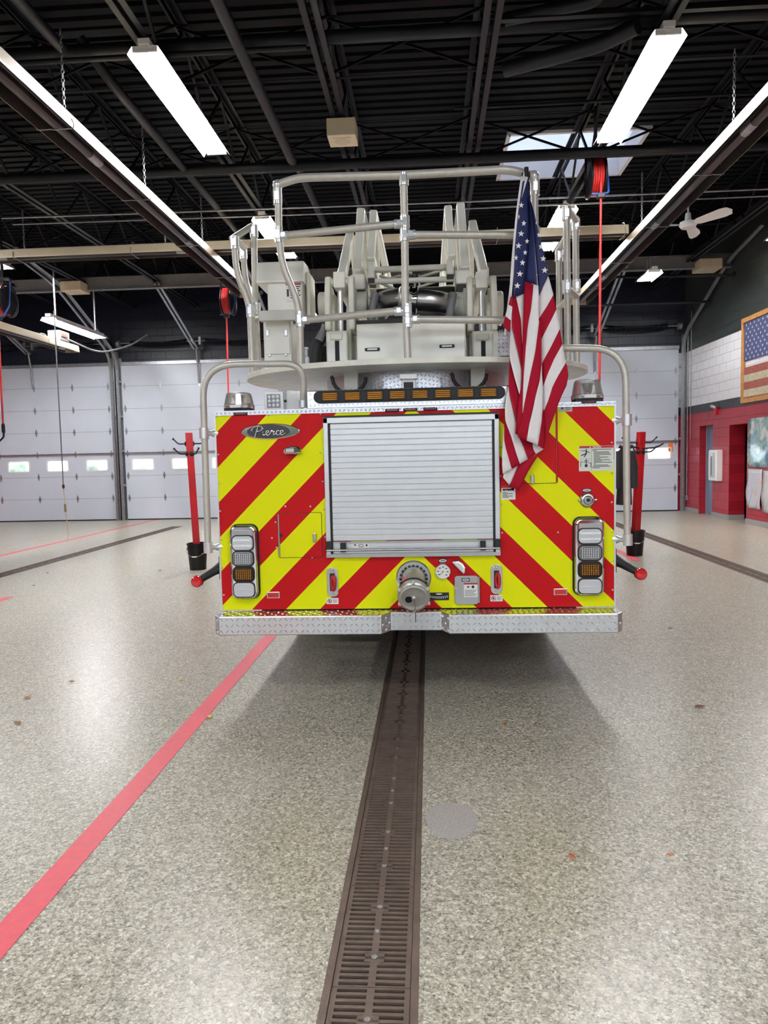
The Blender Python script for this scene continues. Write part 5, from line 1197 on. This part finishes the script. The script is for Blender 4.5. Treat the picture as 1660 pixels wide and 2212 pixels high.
posts([([(1224, 455), (1226, 620), (1227, 790)], 5.35, 0.1), ([(1244, 468), (1245, 620), (1247, 800)], 5.65, 0.1), ([(1208, 545), (1209, 700), (1210, 780)], 5.95, 0.1)],
      [(((1226, 450), 5.35), ((1247, 478), 5.65)), (((1243, 480), 5.65), ((1207, 540), 5.95)), (((1226, 622), 5.35), ((1247, 640), 5.65)), (((1208, 665), 5.95), ((1245, 630), 5.65))],
      [(1224, 462, 5.35, 0), (1245, 485, 5.65, 1), (1208, 552, 5.95, 2), (1225, 620, 5.35, 0), (1246, 618, 5.65, 1)], 'right')
# ------------------------------------------------ control console
def ybox(x0, y0, x1, y1, Y0, Y1, name, m, parent=None, bev=0.01, label=None):
    a, b = aY(x0, y0, Y0), aY(x1, y1, Y0); return B(MB().bb(a.x, b.x, Y0, Y1, b.z, a.z), name, m, parent or T, bev, label)
con = ybox(568, 690, 632, 806, 5.38, 5.75, 'console_pedestal', M_CREAM, tt, 0.012)
cb = B(MB().bb(aY(557, 0, 5.25).x, aY(655, 700, 5.25).x, 5.25, 5.56, aY(600, 674, 5.25).z, aY(600, 608, 5.25).z), 'console_cabinet', M_CREAM, con, bev=0.012)
z0h, z1h = aY(600, 612, 5.25).z, aY(600, 562, 5.25).z
xa_, xb_ = aY(553, 600, 5.25).x, aY(657, 600, 5.25).x
hd = B(MB().prism([(xa_, 5.22, z0h), (xa_, 5.28, z1h), (xa_, 5.46, z1h+0.01), (xa_, 5.60, z1h-0.07), (xa_, 5.60, z0h)], (xb_-xa_, 0, 0)), 'console_hood', M_CREAM, cb, bev=0.015)
B(MB().bb(xb_-0.002, xb_+0.025, 5.34, 5.60, z0h-0.22, z1h-0.06), 'side_shell', M_CREAM2, cb, bev=0.02)
B(MB().bb(aY(560, 680, 5.24).x, aY(641, 680, 5.24).x, 5.235, 5.30, aY(600, 692, 5.24).z, aY(600, 670, 5.24).z), 'lower_trim', mat('console_grey_band', (196, 194, 186), 0.4), cb, bev=0.004)
q = aY(565, 632, 5.25); B(MB().lathe((q.x, 5.25, q.z), -EY, [(0.014, 0), (0.014, 0.006), (0, 0.007)], 14), 'round_port', M_BLACK, cb)
a, b = aY(618, 613, 5.25), aY(652, 650, 5.25); sg = B(MB().bb(a.x, b.x, 5.244, 5.249, b.z, a.z), 'warning_decal', M_LABEL, cb)
B(MB().bb(a.x, b.x, 5.242, 5.2445, a.z-0.012, a.z), 'red_header', M_SIGNRED, sg)
mb = MB()
for k in range(6): mb.bb(a.x+0.03, b.x-0.006-0.01*(k % 2), 5.2425, 5.2445, a.z-0.026-k*0.015, a.z-0.020-k*0.015)
mb.bb(a.x+0.006, a.x+0.02, 5.2425, 5.2445, a.z-0.09, a.z-0.04); B(mb, 'printed_lines', M_INK, sg)
a, b = aY(573, 693, 5.38), aY(628, 765, 5.38)
pd = B(MB().bb(a.x, b.x, 5.368, 5.381, b.z, a.z), 'pedestal_cover', M_CREAM, con, bev=0.006)
mb = MB()
for x, y in ((580, 687), (615, 686), (583, 768), (618, 767), (635, 700), (640, 708)):
    c = aY(x, y, 5.37); mb.lathe((c.x, 5.375, c.z), -EY, [(0.010, 0), (0.008, 0.006), (0, 0.007)], 10)
B(mb, 'cover_bolts', M_STAINLESS, con)
for x in (578, 618):
    c = aY(x, 719, 5.366); B(MB().bb(c.x-0.010, c.x+0.010, 5.36, 5.369, c.z-0.022, c.z+0.022), 'slot_latch', M_STAINLESS, pd, bev=0.002)
c = aY(612, 787, 5.37); B(MB().box((c.x, 5.37, c.z), (0.05, 0.02, 0.014)), 'step_lamp', M_BLACK, con, bev=0.003)
c = aY(662, 787, 5.0); B(MB().lathe((c.x, 5.0, ZP+0.036), EZ, [(0.022, 0), (0.022, 0.07), (0.012, 0.085), (0.012, 0.12), (0.018, 0.125), (0.018, 0.14), (0, 0.14)], 14), 'foot_pedal', M_CLEAR, tt)
# ------------------------------------------------ hydraulic lift, box and ladder base
bx = ybox(770, 700, 1007, 790, 5.02, 5.9, 'boom_rest_cabinet', M_CREAM, tt, 0.008)
a, b = aY(770, 693, 5.04), aY(1006, 700, 5.04); B(MB().bb(a.x, b.x, 5.03, 5.9, b.z, a.z), 'cabinet_top_seal', M_BLACK, bx)
for x, y in ((805, 755), (966, 748)):
    c = aY(x, y, 5.02); o = B(MB().bb(c.x-0.05, c.x+0.05, 5.008, 5.021, c.z-0.0105, c.z+0.0105), 'lamp_bezel', M_BLACK, bx, bev=0.004); B(MB().bb(c.x-0.034, c.x+0.034, 5.004, 5.01, c.z-0.006, c.z+0.006), 'lamp_lens', M_CLEAR, o, bev=0.002)
for x, y in ((781, 783), (996, 775)):
    c = aY(x, y, 5.0); B(MB().lathe((c.x, 5.0, ZP+0.036), EZ, [(0.02, 0), (0.02, 0.014), (0.008, 0.02), (0, 0.02)], 12), 'deck_knob', M_BLACK, tt)
YC = 5.2
for sx, xr in ((-1, (733, 736, 748)), (1, (1041, 1044, 1032))):
    # cheek plates
    for off, wd in ((0, 0), (1, 1)):
        px = (722, 757)[off] if sx < 0 else (1056, 1020)[off]
        q = aY(px, 790, YC+0.1); top = aY(px, 640, YC+0.1)
        ck = B(MB().prism([(q.x-0.018, YC+0.02, ZP+0.036), (q.x-0.018, YC+0.55, ZP+0.036), (q.x-0.018, YC+0.5, top.z-0.1), (q.x-0.018, YC+0.42, top.z+0.03), (q.x-0.018, YC+0.18, top.z+0.03), (q.x-0.018, YC+0.08, top.z-0.1)], (0.036, 0, 0)), 'pivot_cheek', M_CREAM2, tt, bev=0.01)
        c = Vector((q.x, YC+0.28, aY(px, 654, YC+0.2).z)); sgn = (-1 if off == 0 else 1)*(1 if sx < 0 else -1)
        B(MB().lathe(c, EX*sgn, [(0.12, 0.015), (0.12, 0.045), (0.095, 0.05), (0.095, 0.11), (0.085, 0.12), (0, 0.12)], 26), 'pivot_boss', M_CREAM2, ck)
    q = aY(xr[0]+sx*3, 790, YC); t0 = aY(xr[0]+sx*2, 715, YC)
    cyb = B(MB().bb(q.x-0.075, q.x+0.075, YC-0.02, YC+0.16, ZP+0.036, t0.z), 'cylinder_housing', M_CREAM, tt, bev=0.012)
    B(MB().bb(q.x-0.013, q.x+0.017, YC-0.024, YC-0.018, ZP+0.06, t0.z-0.07), 'housing_slot', M_STEEL, cyb)
    B(MB().bb(q.x-0.045, q.x+0.04, YC-0.035, YC-0.015, t0.z-0.065, t0.z-0.02), 'slot_flap', M_CREAM2, cyb, bev=0.006)
    r1 = aY(xr[0], 618, YC); B(MB().cyl((r1.x, YC+0.03, t0.z-0.01), (r1.x, YC+0.05, r1.z), 0.019, n=14), 'piston_rod', M_FIT, cyb)
    c = aY(xr[0], 606, YC); B(MB().bb(c.x-0.04, c.x+0.04, YC-0.01, YC+0.12, c.z-0.05, c.z+0.06).cyl((c.x-0.1, YC+0.05, c.z), (c.x+0.1, YC+0.05, c.z), 0.028, n=14), 'rod_clevis', M_CREAM2, cyb, bev=0.006)
    mb = MB()
    for s2 in (-1, 1):
        mb.prism([(c.x+s2*0.08-0.02, YC+0.0, c.z+0.03), (c.x+s2*0.08-0.02, YC+0.1, c.z+0.05), (c.x+s2*0.085-0.02, YC+0.2, c.z-0.35), (c.x+s2*0.085-0.02, YC-0.02, c.z-0.34), (c.x+s2*0.085-0.02, YC-0.04, c.z-0.15)], (0.04, 0, 0))
    B(mb, 'clevis_fork', M_CREAM2, cyb, bev=0.012)
# ladder sections: side rails run forward over the truck
def beamp(p, Yp, q, Yq, w, h, name, par, m=M_CREAM2, up=(0, 1, 0), bev=0.012): return B(MB().beam(aY(*p, Yp), aY(*q, Yq), w, h, up), name, m, par, bev=bev)
lad = empty('aerial_ladder', (TCX, 5.6, 2.9), T)
YE = 13.6
def section(name, xs_top, y_top, xs_bot, y_bot, Yt, Yb, wid, hgt, zdrop=0.0):
    for k in (0, 1):
        t = aY(xs_top[k], y_top[k], Yt); b = aY(xs_bot[k], y_bot[k], Yb)
        up = Vector((0, 1, 0)); rt = B(MB().beam(b, t, wid, 0.09, up), name+'_end_post', M_CREAM, lad, bev=0.012)
        B(MB().beam(t-EZ*0.03, (t.x*0.93+TCX*0.07, YE, t.z-0.1), wid, 0.08), name+'_hand_rail', M_CREAM, lad, bev=0.01)
        B(MB().beam(b+EZ*0.0, (b.x*0.93+TCX*0.07, YE, b.z-0.08), wid*1.15, hgt), name+'_base_rail', M_CREAM2, lad, bev=0.012)
        mb = MB(); y = Yt+0.1; j = 0
        while y < 12.5:
            f = (y-Yt)/(YE-Yt); f2 = (y+0.75-Yt)/(YE-Yt)
            za, zb_ = t.z-0.05-0.1*f, b.z-0.08*f
            xa2 = b.x+(t.x-b.x)*1.0
            if j % 2 == 0: mb.tube([(t.x, y, za), (b.x, y+0.75, zb_)], 0.02, 8)
            else: mb.tube([(b.x, y, zb_), (t.x, y+0.75, za)], 0.02, 8)
            y += 0.75; j += 1
        B(mb, name+'_lattice', M_CREAM2, lad)
section('base_section', (757, 1021), (508, 486), (738, 1046), (606, 596), 5.95, 5.30, 0.062, 0.13)
section('middle_section', (781, 995), (456, 445), (773, 1005), (592, 586), 5.75, 5.55, 0.062, 0.15)
section('fly_section', (808, 968), (460, 450), (801, 977), (566, 560), 5.85, 5.70, 0.058, 0.12)
for x0, x1, y0, y1, Y, nm in ((757, 789, 592, 624, 5.42, 'rail_end_block'), (985, 1018, 583, 612, 5.42, 'rail_end_block')):
    a, b = aY(x0, y0, Y), aY(x1, y1, Y); o = B(MB().bb(a.x, b.x, Y, Y+0.28, b.z, a.z), nm, M_CREAM, lad, bev=0.014)
    B(MB().bb(a.x+0.01, b.x-0.005, Y+0.02, Y+0.28, b.z-0.05, b.z), 'wear_pad', M_BLACK, o)
for x0, x1, y0, y1, Y in ((794, 809, 568, 600, 5.6), (965, 981, 560, 592, 5.6)):
    a, b = aY(x0, y0, Y), aY(x1, y1, Y); o = B(MB().bb(a.x, b.x, Y, Y+0.2, b.z, a.z), 'rail_end_block', M_CREAM, lad, bev=0.01)
    B(MB().bb(a.x, b.x, Y+0.02, Y+0.2, b.z-0.03, b.z), 'wear_pad', M_BLACK, o)
for ya_, Y, xa2, xb2, r in ((583, 5.75, 806, 968, 0.024), (609, 5.65, 790, 982, 0.022), (629, 6.0, 800, 978, 0.019), (641, 6.2, 790, 985, 0.018), (652, 6.5, 800, 978, 0.017)):
    a, b = aY(xa2, ya_, Y), aY(xb2, ya_-6, Y); B(MB().tube([a, b], r, 12), 'rung', M_CREAM2, lad)
for k in range(14):
    y = 6.9+k*0.42; z = 2.62+0.0*k; B(MB().tube([(TCX-0.42, y, z), (TCX+0.42, y, z)], 0.019, 10), 'rung', M_CREAM2, lad)
mb = MB()
for p, q in (((820, 596), (866, 610)), ((866, 596), (826, 606)), ((905, 600), (965, 580)), ((890, 590), (860, 580)), ((900, 622), (960, 603)), ((815, 608), (866, 630))):
    mb.tube([aY(*p, 5.9), aY(*q, 5.95)], 0.011, 8)
B(mb, 'cross_brace', M_CREAM2, lad)
mb = MB()
for p, q in (((764, 606), (764, 590)), ((795, 600), (795, 585))): pass
# waterway
wy = 5.32
wp = B(MB().tube(fillet([aY(822, 672, wy+0.3), aY(826, 650, wy+0.1), aY(868, 645, wy), aY(955, 652, wy), aY(975, 660, wy+0.25), aY(978, 668, wy+0.6)], 0.12, 8), 0.075, 20), 'waterway_pipe', M_STAINLESS, lad)
c0, c1 = aY(885, 648, wy), aY(903, 649, wy); ax_ = (c1-c0).normalized()
B(MB().lathe(c0, ax_, [(0.082, -0.01), (0.098, 0.0), (0.098, 0.018), (0.085, 0.02), (0.085, 0.036), (0.096, 0.038), (0.096, 0.052), (0.08, 0.06)], 30), 'pipe_coupling', M_CHROME, wp)
c0 = aY(868, 646, wy); B(MB().lathe(c0, ax_, [(0.08, -0.02), (0.09, -0.01), (0.09, 0.02), (0.08, 0.03)], 26), 'pipe_coupling', M_CAST, wp)
B(MB().bb(aY(800, 0, 5.9).x, aY(985, 0, 5.9).x, 5.9, 6.1, aY(900, 700, 5.9).z, aY(900, 622, 5.9).z), 'turret_well', M_BLACK, lad)
for x in (1, -1):
    c = aY(980 if x > 0 else 812, 665, 5.35); B(MB().tube([c+EZ*0.1, c+Vector((-0.02, -0.02, 0)), c+Vector((-0.04, 0, -0.14))], 0.03, 10), 'hose_bundle', M_GREYSTEEL, lad)
# dark machinery left of the lift, hose joint and black hoses
ybox(675, 745, 722, 795, 5.45, 5.9, 'hydraulic_tank', M_BLACK, tt, 0.02)
B(MB().tube(fillet([aY(680, 790, 5.3), aY(682, 750, 5.3), aY(700, 712, 5.3), aY(705, 690, 5.35)], 0.1), 0.045, 12), 'flex_hose', M_BLACK, tt)
B(MB().tube([aY(689, 735, 5.24), aY(700, 712, 5.24), aY(704, 702, 5.24)], [0.03, 0.026, 0.03], 12), 'hose_joint', M_GREYSTEEL, tt)
o = ybox(1071, 716, 1112, 786, 5.05, 5.3, 'diamond_plate_locker', M_DIA, tt, 0.006)
a = aY(1066, 716, 5.05); B(MB().bb(a.x, a.x+0.03, 5.03, 5.3, aY(1066, 790, 5.05).z, a.z), 'locker_flange', M_CREAM, o)
c = aY(1092, 772, 5.05); B(MB().box((c.x, 5.04, c.z), (0.07, 0.02, 0.016)), 'step_lamp', M_BLACK, o)
mb = MB().tube(fillet([aY(1080, 700, 5.3), aY(1085, 690, 5.25), aY(1100, 692, 5.25), aY(1100, 715, 5.2)], 0.05), 0.016, 8); B(mb, 'valve_pipe', M_CHROME, o)
# ------------------------------------------------ flag on its staff
# ================================================================== the draped flag
FR = tag(empty('flag', (aY(1150, 1050, 4.4).x, 4.42, aY(1110, 1057, 4.4).z)), 'United States flag hanging in folds from the right corner of the truck railing', 'flag')
c5 = lambda L: [(1070+x*0.16276, 360+y*0.16276) for x, y in L]
c6 = lambda L: [(1070+x*0.16728, 700+y*0.16728) for x, y in L]
def Yd(py, off):            # the cloth hangs from the railing and drifts towards the viewer lower down
    t = max(0, min(1, (py-380)/640)); return 4.70-0.27*min(1, t*1.25)-off
def P3(L, off):
    offs = off if isinstance(off, (list, tuple)) else [off]*len(L); n = len(L); out = []
    for i, (x, y) in enumerate(L):
        k = i/(n-1)*(len(offs)-1) if n > 1 else 0; a = int(min(k, len(offs)-1)); b = min(a+1, len(offs)-1); o = offs[a]+(offs[b]-offs[a])*(k-a)
        out.append(aY(x, y, Yd(y, o)))
    return out
RW = mat('flag_red_cloth', (158, 4, 36), 0.75, spec=0.2, noise=0.04, nscale=20); WW = mat('flag_white_cloth', (230, 226, 224), 0.65, noise=0.03, nscale=20); BW = mat('flag_blue_cloth', (26, 36, 84), 0.65, noise=0.05, nscale=20)
cloth = MB()
def strip(A, oa, Bp, ob, col, n=14):
    cloth.cur = col; cloth.ruled(P3(A, oa), P3(Bp, ob), n)
R_, W_, B_ = 0, 1, 2
zA0, zA1, zB0, zB1, zC1, zE = 0.03, 0.0, 0.0, 0.05, 0.01, -0.02
# header sleeve
strip(c5([(345, 125), (280, 620), (225, 1180), (188, 1740)]), 0.012, c5([(440, 140), (312, 560), (258, 1250), (222, 1720)]), 0.03, W_)
# canton
LA = c5([(366, 200), (312, 560), (262, 1050), (258, 1250), (240, 1735)]); RA = c5([(440, 145), (462, 480), (466, 750), (450, 950), (430, 1200), (400, 1500), (378, 1690)])
strip(LA, 0.035, RA, 0.0, B_)
RA2 = c5([(455, 400), (462, 520), (466, 750), (450, 950), (430, 1200), (398, 1525)]); RB = c5([(458, 400), (500, 750), (520, 950), (535, 1200), (550, 1400), (556, 1572)])
strip(RA2, 0.004, RB, 0.06, B_)
RB2 = c5([(456, 405), (500, 750), (522, 950), (540, 1200), (560, 1440), (575, 1600), (580, 1725)]); RC = c5([(456, 395), (520, 600), (562, 800), (620, 1020), (670, 1230), (703, 1430), (706, 1450)])
strip(RB2, 0.02, RC, 0.04, B_)
# turned-back edge pieces at far left
strip(c5([(222, 1690), (180, 1832)]), 0.0, c5([(240, 1735), (233, 1862)]), 0.025, R_, 4)
strip(c5([(180, 1832), (136, 1982)]), 0.0, c5([(233, 1862), (210, 2042)]), 0.025, W_, 4)
strip(c5([(136, 1982), (104, 2122)]), 0.0, c5([(212, 2042), (196, 2200)]), 0.025, R_, 4)
# left fold stripes
up = lambda L: c5(L)
A1l = c5([(240, 1735), (228, 1900), (224, 2100)])+c6([(250, 150), (310, 400), (348, 590), (352, 720)])
A1r = c5([(278, 1728), (345, 2040)])+c6([(352, 250), (362, 430), (366, 720)])
strip(A1l, 0.03, A1r, 0.01, R_)
strip(c5([(278, 1728), (345, 2040)])+c6([(352, 250)]), 0.012, c5([(382, 1688), (378, 2040)])+c6([(372, 250)]), 0.0, W_)
A0l = c6([(206, -30), (195, 200), (188, 440), (240, 650), (290, 830), (330, 960)])
strip(A0l, 0.03, A1l[1:], 0.012, W_)
b3a = c6([(188, 440), (180, 600), (172, 810), (190, 920), (225, 1050), (280, 1260), (300, 1420)])
strip(b3a, 0.03, c6([(190, 440), (240, 650), (290, 830), (335, 960), (340, 1150), (330, 1260), (330, 1420)]), 0.005, R_)
b3 = c6([(172, 810), (190, 920), (225, 1050), (275, 1250), (295, 1420), (335, 1500), (375, 1600), (425, 1742)])
b4 = c6([(172, 810), (140, 950), (128, 1100), (130, 1240), (160, 1330), (200, 1430), (240, 1560), (268, 1660), (320, 1808)])
strip(b4, [0.03, 0.035, 0.02, 0.02], b3, [0.03, 0.01, 0.0, 0.0], W_)
b5 = c6([(130, 1230), (112, 1330), (117, 1500), (140, 1610), (180, 1750), (216, 1872)])
strip(b5, 0.035, c6([(130, 1235), (160, 1330), (200, 1430), (240, 1560), (268, 1660), (321, 1810)]), 0.02, R_)
strip(c6([(113, 1330), (95, 1600), (90, 1800), (100, 1938)]), 0.04, c6([(114, 1330), (118, 1500), (140, 1610), (180, 1750), (216, 1872)]), 0.034, W_)
g2 = c6([(470, 1550), (490, 1610), (526, 1682)])
strip(c6([(300, 1440), (375, 1600), (426, 1745)]), 0.002, c6([(480, 1480), (490, 1610), (526, 1682)]), 0.0, R_, 6)
strip(c6([(470, 1540), (490, 1610), (526, 1682)]), 0.0, c6([(600, 1540), (612, 1580), (626, 1616)]), 0.0, W_, 6)
# back corner
strip(c6([(310, 1818), (215, 2030), (185, 2082)]), -0.005, c6([(216, 1870), (110, 1938), (105, 1985)]), 0.0, W_, 6)
strip(c6([(300, 1818), (214, 2030), (200, 2096)]), -0.004, c6([(574, 1664), (430, 1900), (302, 2152)]), -0.004, R_, 6)
# centre fold
l_ = c5([(398, 1525), (384, 1700), (372, 2089)])+c6([(356, 300), (350, 600), (330, 900), (308, 960), (285, 1200), (262, 1415)])
m_ = c5([(512, 1568), (495, 1750), (470, 1950)])+c6([(425, 0), (395, 359), (368, 700), (359, 1000), (362, 1200), (345, 1440)])
strip(l_, 0.035, m_, 0.055, R_)
n_ = c5([(576, 1580), (582, 1720), (578, 2000)])+c6([(566, 0), (520, 359), (446, 700), (385, 1000), (362, 1145)])
strip(c5([(512, 1568), (495, 1750), (470, 1950)])+c6([(425, 0), (395, 359), (368, 700), (359, 1000), (358, 1145)]), 0.055, n_, 0.065, W_)
n2 = c6([(576, -60), (566, 0), (520, 359), (446, 700), (385, 1000), (358, 1150), (340, 1300), (262, 1420), (300, 1464)])
o_ = c6([(600, -60), (598, 300), (598, 520), (575, 740), (530, 900), (490, 1100), (440, 1300), (408, 1505)])
strip(n2, 0.065, o_, 0.06, R_)
p_ = c6([(602, 540), (606, 700), (620, 900), (615, 1100), (600, 1250), (580, 1400), (552, 1562)])
strip(c6([(600, 520), (575, 740), (530, 900), (490, 1100), (440, 1300), (408, 1505)]), 0.06, p_, 0.05, W_)
strip(c6([(616, 1100), (600, 1250), (580, 1400), (550, 1562)]), 0.05, c6([(622, 1100), (640, 1300), (642, 1480), (628, 1616)]), 0.03, R_)
# right fold stripes
k0 = c5([(706, 1445), (640, 1590), (578, 1728)]); k1 = c5([(776, 1700), (680, 1870), (582, 2020)]); k2 = c5([(816, 1892), (745, 2040)])+c6([(596, 205)])
k3 = c6([(838, 60), (720, 300), (598, 525)]); k4 = c6([(870, 260), (760, 460), (680, 650), (622, 810)]); k5 = c6([(915, 500), (830, 640), (745, 800), (690, 980), (615, 1160)])
k6 = c6([(925, 520), (948, 640), (945, 750), (840, 970), (760, 1200), (690, 1400), (625, 1600)])
fo = [0.035, 0.03, 0.012]
for A_, B2, c_ in ((k0, k1, W_), (k1, k2, R_), (k2, k3, W_), (k3, k4, R_), (k4, k5, W_), (k5, k6, R_)): strip(A_, fo, B2, fo, c_, 8)
cl = build(cloth, 'cloth', [RW, WW, BW], FR)
# merge the strips into one continuous sheet
import bmesh
bm = bmesh.new(); bm.from_mesh(cl.data); bmesh.ops.remove_doubles(bm, verts=bm.verts, dist=0.0015); bm.to_mesh(cl.data); bm.free()
cl.modifiers.new('solid', 'SOLIDIFY').thickness = 0.002
mb = MB()
def st(cx, cy, r, dx=0.0, sx=1.0, tilt=0.1):
    x, y = c5([(cx, cy)])[0]; c = aY(x, y, Yd(y, 0.0)-0.058+dx); rr = r*0.16276/1600*4.5; ca, sa = math.cos(tilt), math.sin(tilt)
    ux, uz = Vector((ca*sx, 0, -sa)), Vector((sa*sx, 0, ca)); pts = [c+ux*(q*math.sin(k*PI/5))+uz*(q*math.cos(k*PI/5)) for k in range(10) for q in [rr if k % 2 == 0 else rr*0.4]]
    b = len(mb.v); mb.v += [tuple(p) for p in pts]+[tuple(c)]
    for k in range(10): mb.face((b+(k+1) % 10, b+k, b+10))
for cx, cy, r, dx, sx in ((348, 512, 42, 0.02, 0.9), (316, 665, 40, 0.02, 0.35), (382, 752, 42, 0.03, 0.85), (347, 890, 44, 0.025, 1), (312, 1050, 44, 0.02, 1), (425, 990, 38, 0.035, 0.8), (400, 1140, 38, 0.035, 0.8), (280, 1210, 40, 0.018, 0.65), (365, 1275, 44, 0.03, 0.9), (330, 1424, 46, 0.025, 1), (296, 1580, 46, 0.02, 1),
                           (578, 905, 38, 0.012, 0.6), (610, 1062, 42, 0.012, 0.8), (640, 1222, 44, 0.01, 0.95), (660, 1376, 46, 0.008, 1), (548, 1440, 34, 0.02, 0.7), (548, 745, 26, 0.012, 0.4)):
    st(cx, cy, r, dx, sx)
build(mb, 'stars', WW, cl)
t = aY(1134, 378, 4.72); b = aY(1101, 650, 4.66); e = aY(1092, 725, 4.645)
build(MB().tube([t+EZ*0.015, b, e], 0.0095, 10), 'staff', mat('white_flag_staff', (224, 222, 214), 0.4), FR)
q = aY(1136, 381, 4.75); build(MB().box(q, (0.05, 0.07, 0.03)).cyl(q+Vector((0, -0.035, -0.03)), q+Vector((0, -0.035, 0.04)), 0.014, n=10), 'staff_holder', M_STEEL, FR, bev=0.003)
# ================================================================== outside greenery and light
M_LEAF = mat('sunlit_pale_leaf', (176, 190, 168), 0.8, noise=0.4, nscale=4)  # foliage tone paled, so sunlight is put into the colour
rnd = random.Random(3)
for i, (x, y, s) in enumerate(((-19.5, 34, 0.75), (-16.5, 35, 0.7), (-13, 33, 0.62), (9.5, 36, 0.7))):
    root = empty('shrub', (x, y, -0.04)); tag(root, ('leftmost shrub outside the far left door windows', 'shrub outside seen through the middle far left door window', 'shrub outside seen through the window nearest the left track', 'shrub outside beyond the rightmost door')[i], 'shrub', 'shrubs outside the end doors')
    build(MB().cyl((x, y, -0.04), (x, y, s), 0.05, 0.04, 10), 'trunk', mat('bark', (96, 80, 62), 0.9), root)
    mb = MB()
    for k in range(14):
        a = rnd.uniform(0, 2*PI); rr = rnd.uniform(0, s*0.8); mb.sphere((x+rr*math.cos(a), y+rr*math.sin(a), s*rnd.uniform(0.7, 1.9)), s*rnd.uniform(0.35, 0.6), 10)
    build(mb, 'crown', M_LEAF, root)
mb = MB(); n = 60  # row added behind the viewer to block low sky light under the truck
for i in range(n):
    x = -30+i; mb.sphere((x, -13+0.4*math.sin(i*2.1), 1.3), 1.5, 10, (0.6, 0.7, 1.15+0.15*math.sin(i*1.7)))
tag(build(mb, 'occluder', mat('occluder_green', (52, 70, 40), 0.9, noise=0.3)), 'unseen added green hedge across the apron behind the viewer', 'occluder', kind='stuff')
wd = bpy.data.worlds.new('sky'); SC.world = wd; wd.use_nodes = True
nt = wd.node_tree; bg = nt.nodes['Background']; bg.inputs[0].default_value = (*lin((232, 240, 250)), 1); bg.inputs[1].default_value = SKY_STRENGTH
# daylight enters through the doorways added behind the photographer, the door windows and the skylight
SC.view_settings.view_transform = 'Standard'; SC.view_settings.look = 'None'; SC.view_settings.gamma = 1; SC.view_settings.exposure = EXPOSURE
SC.view_settings.use_curve_mapping = False
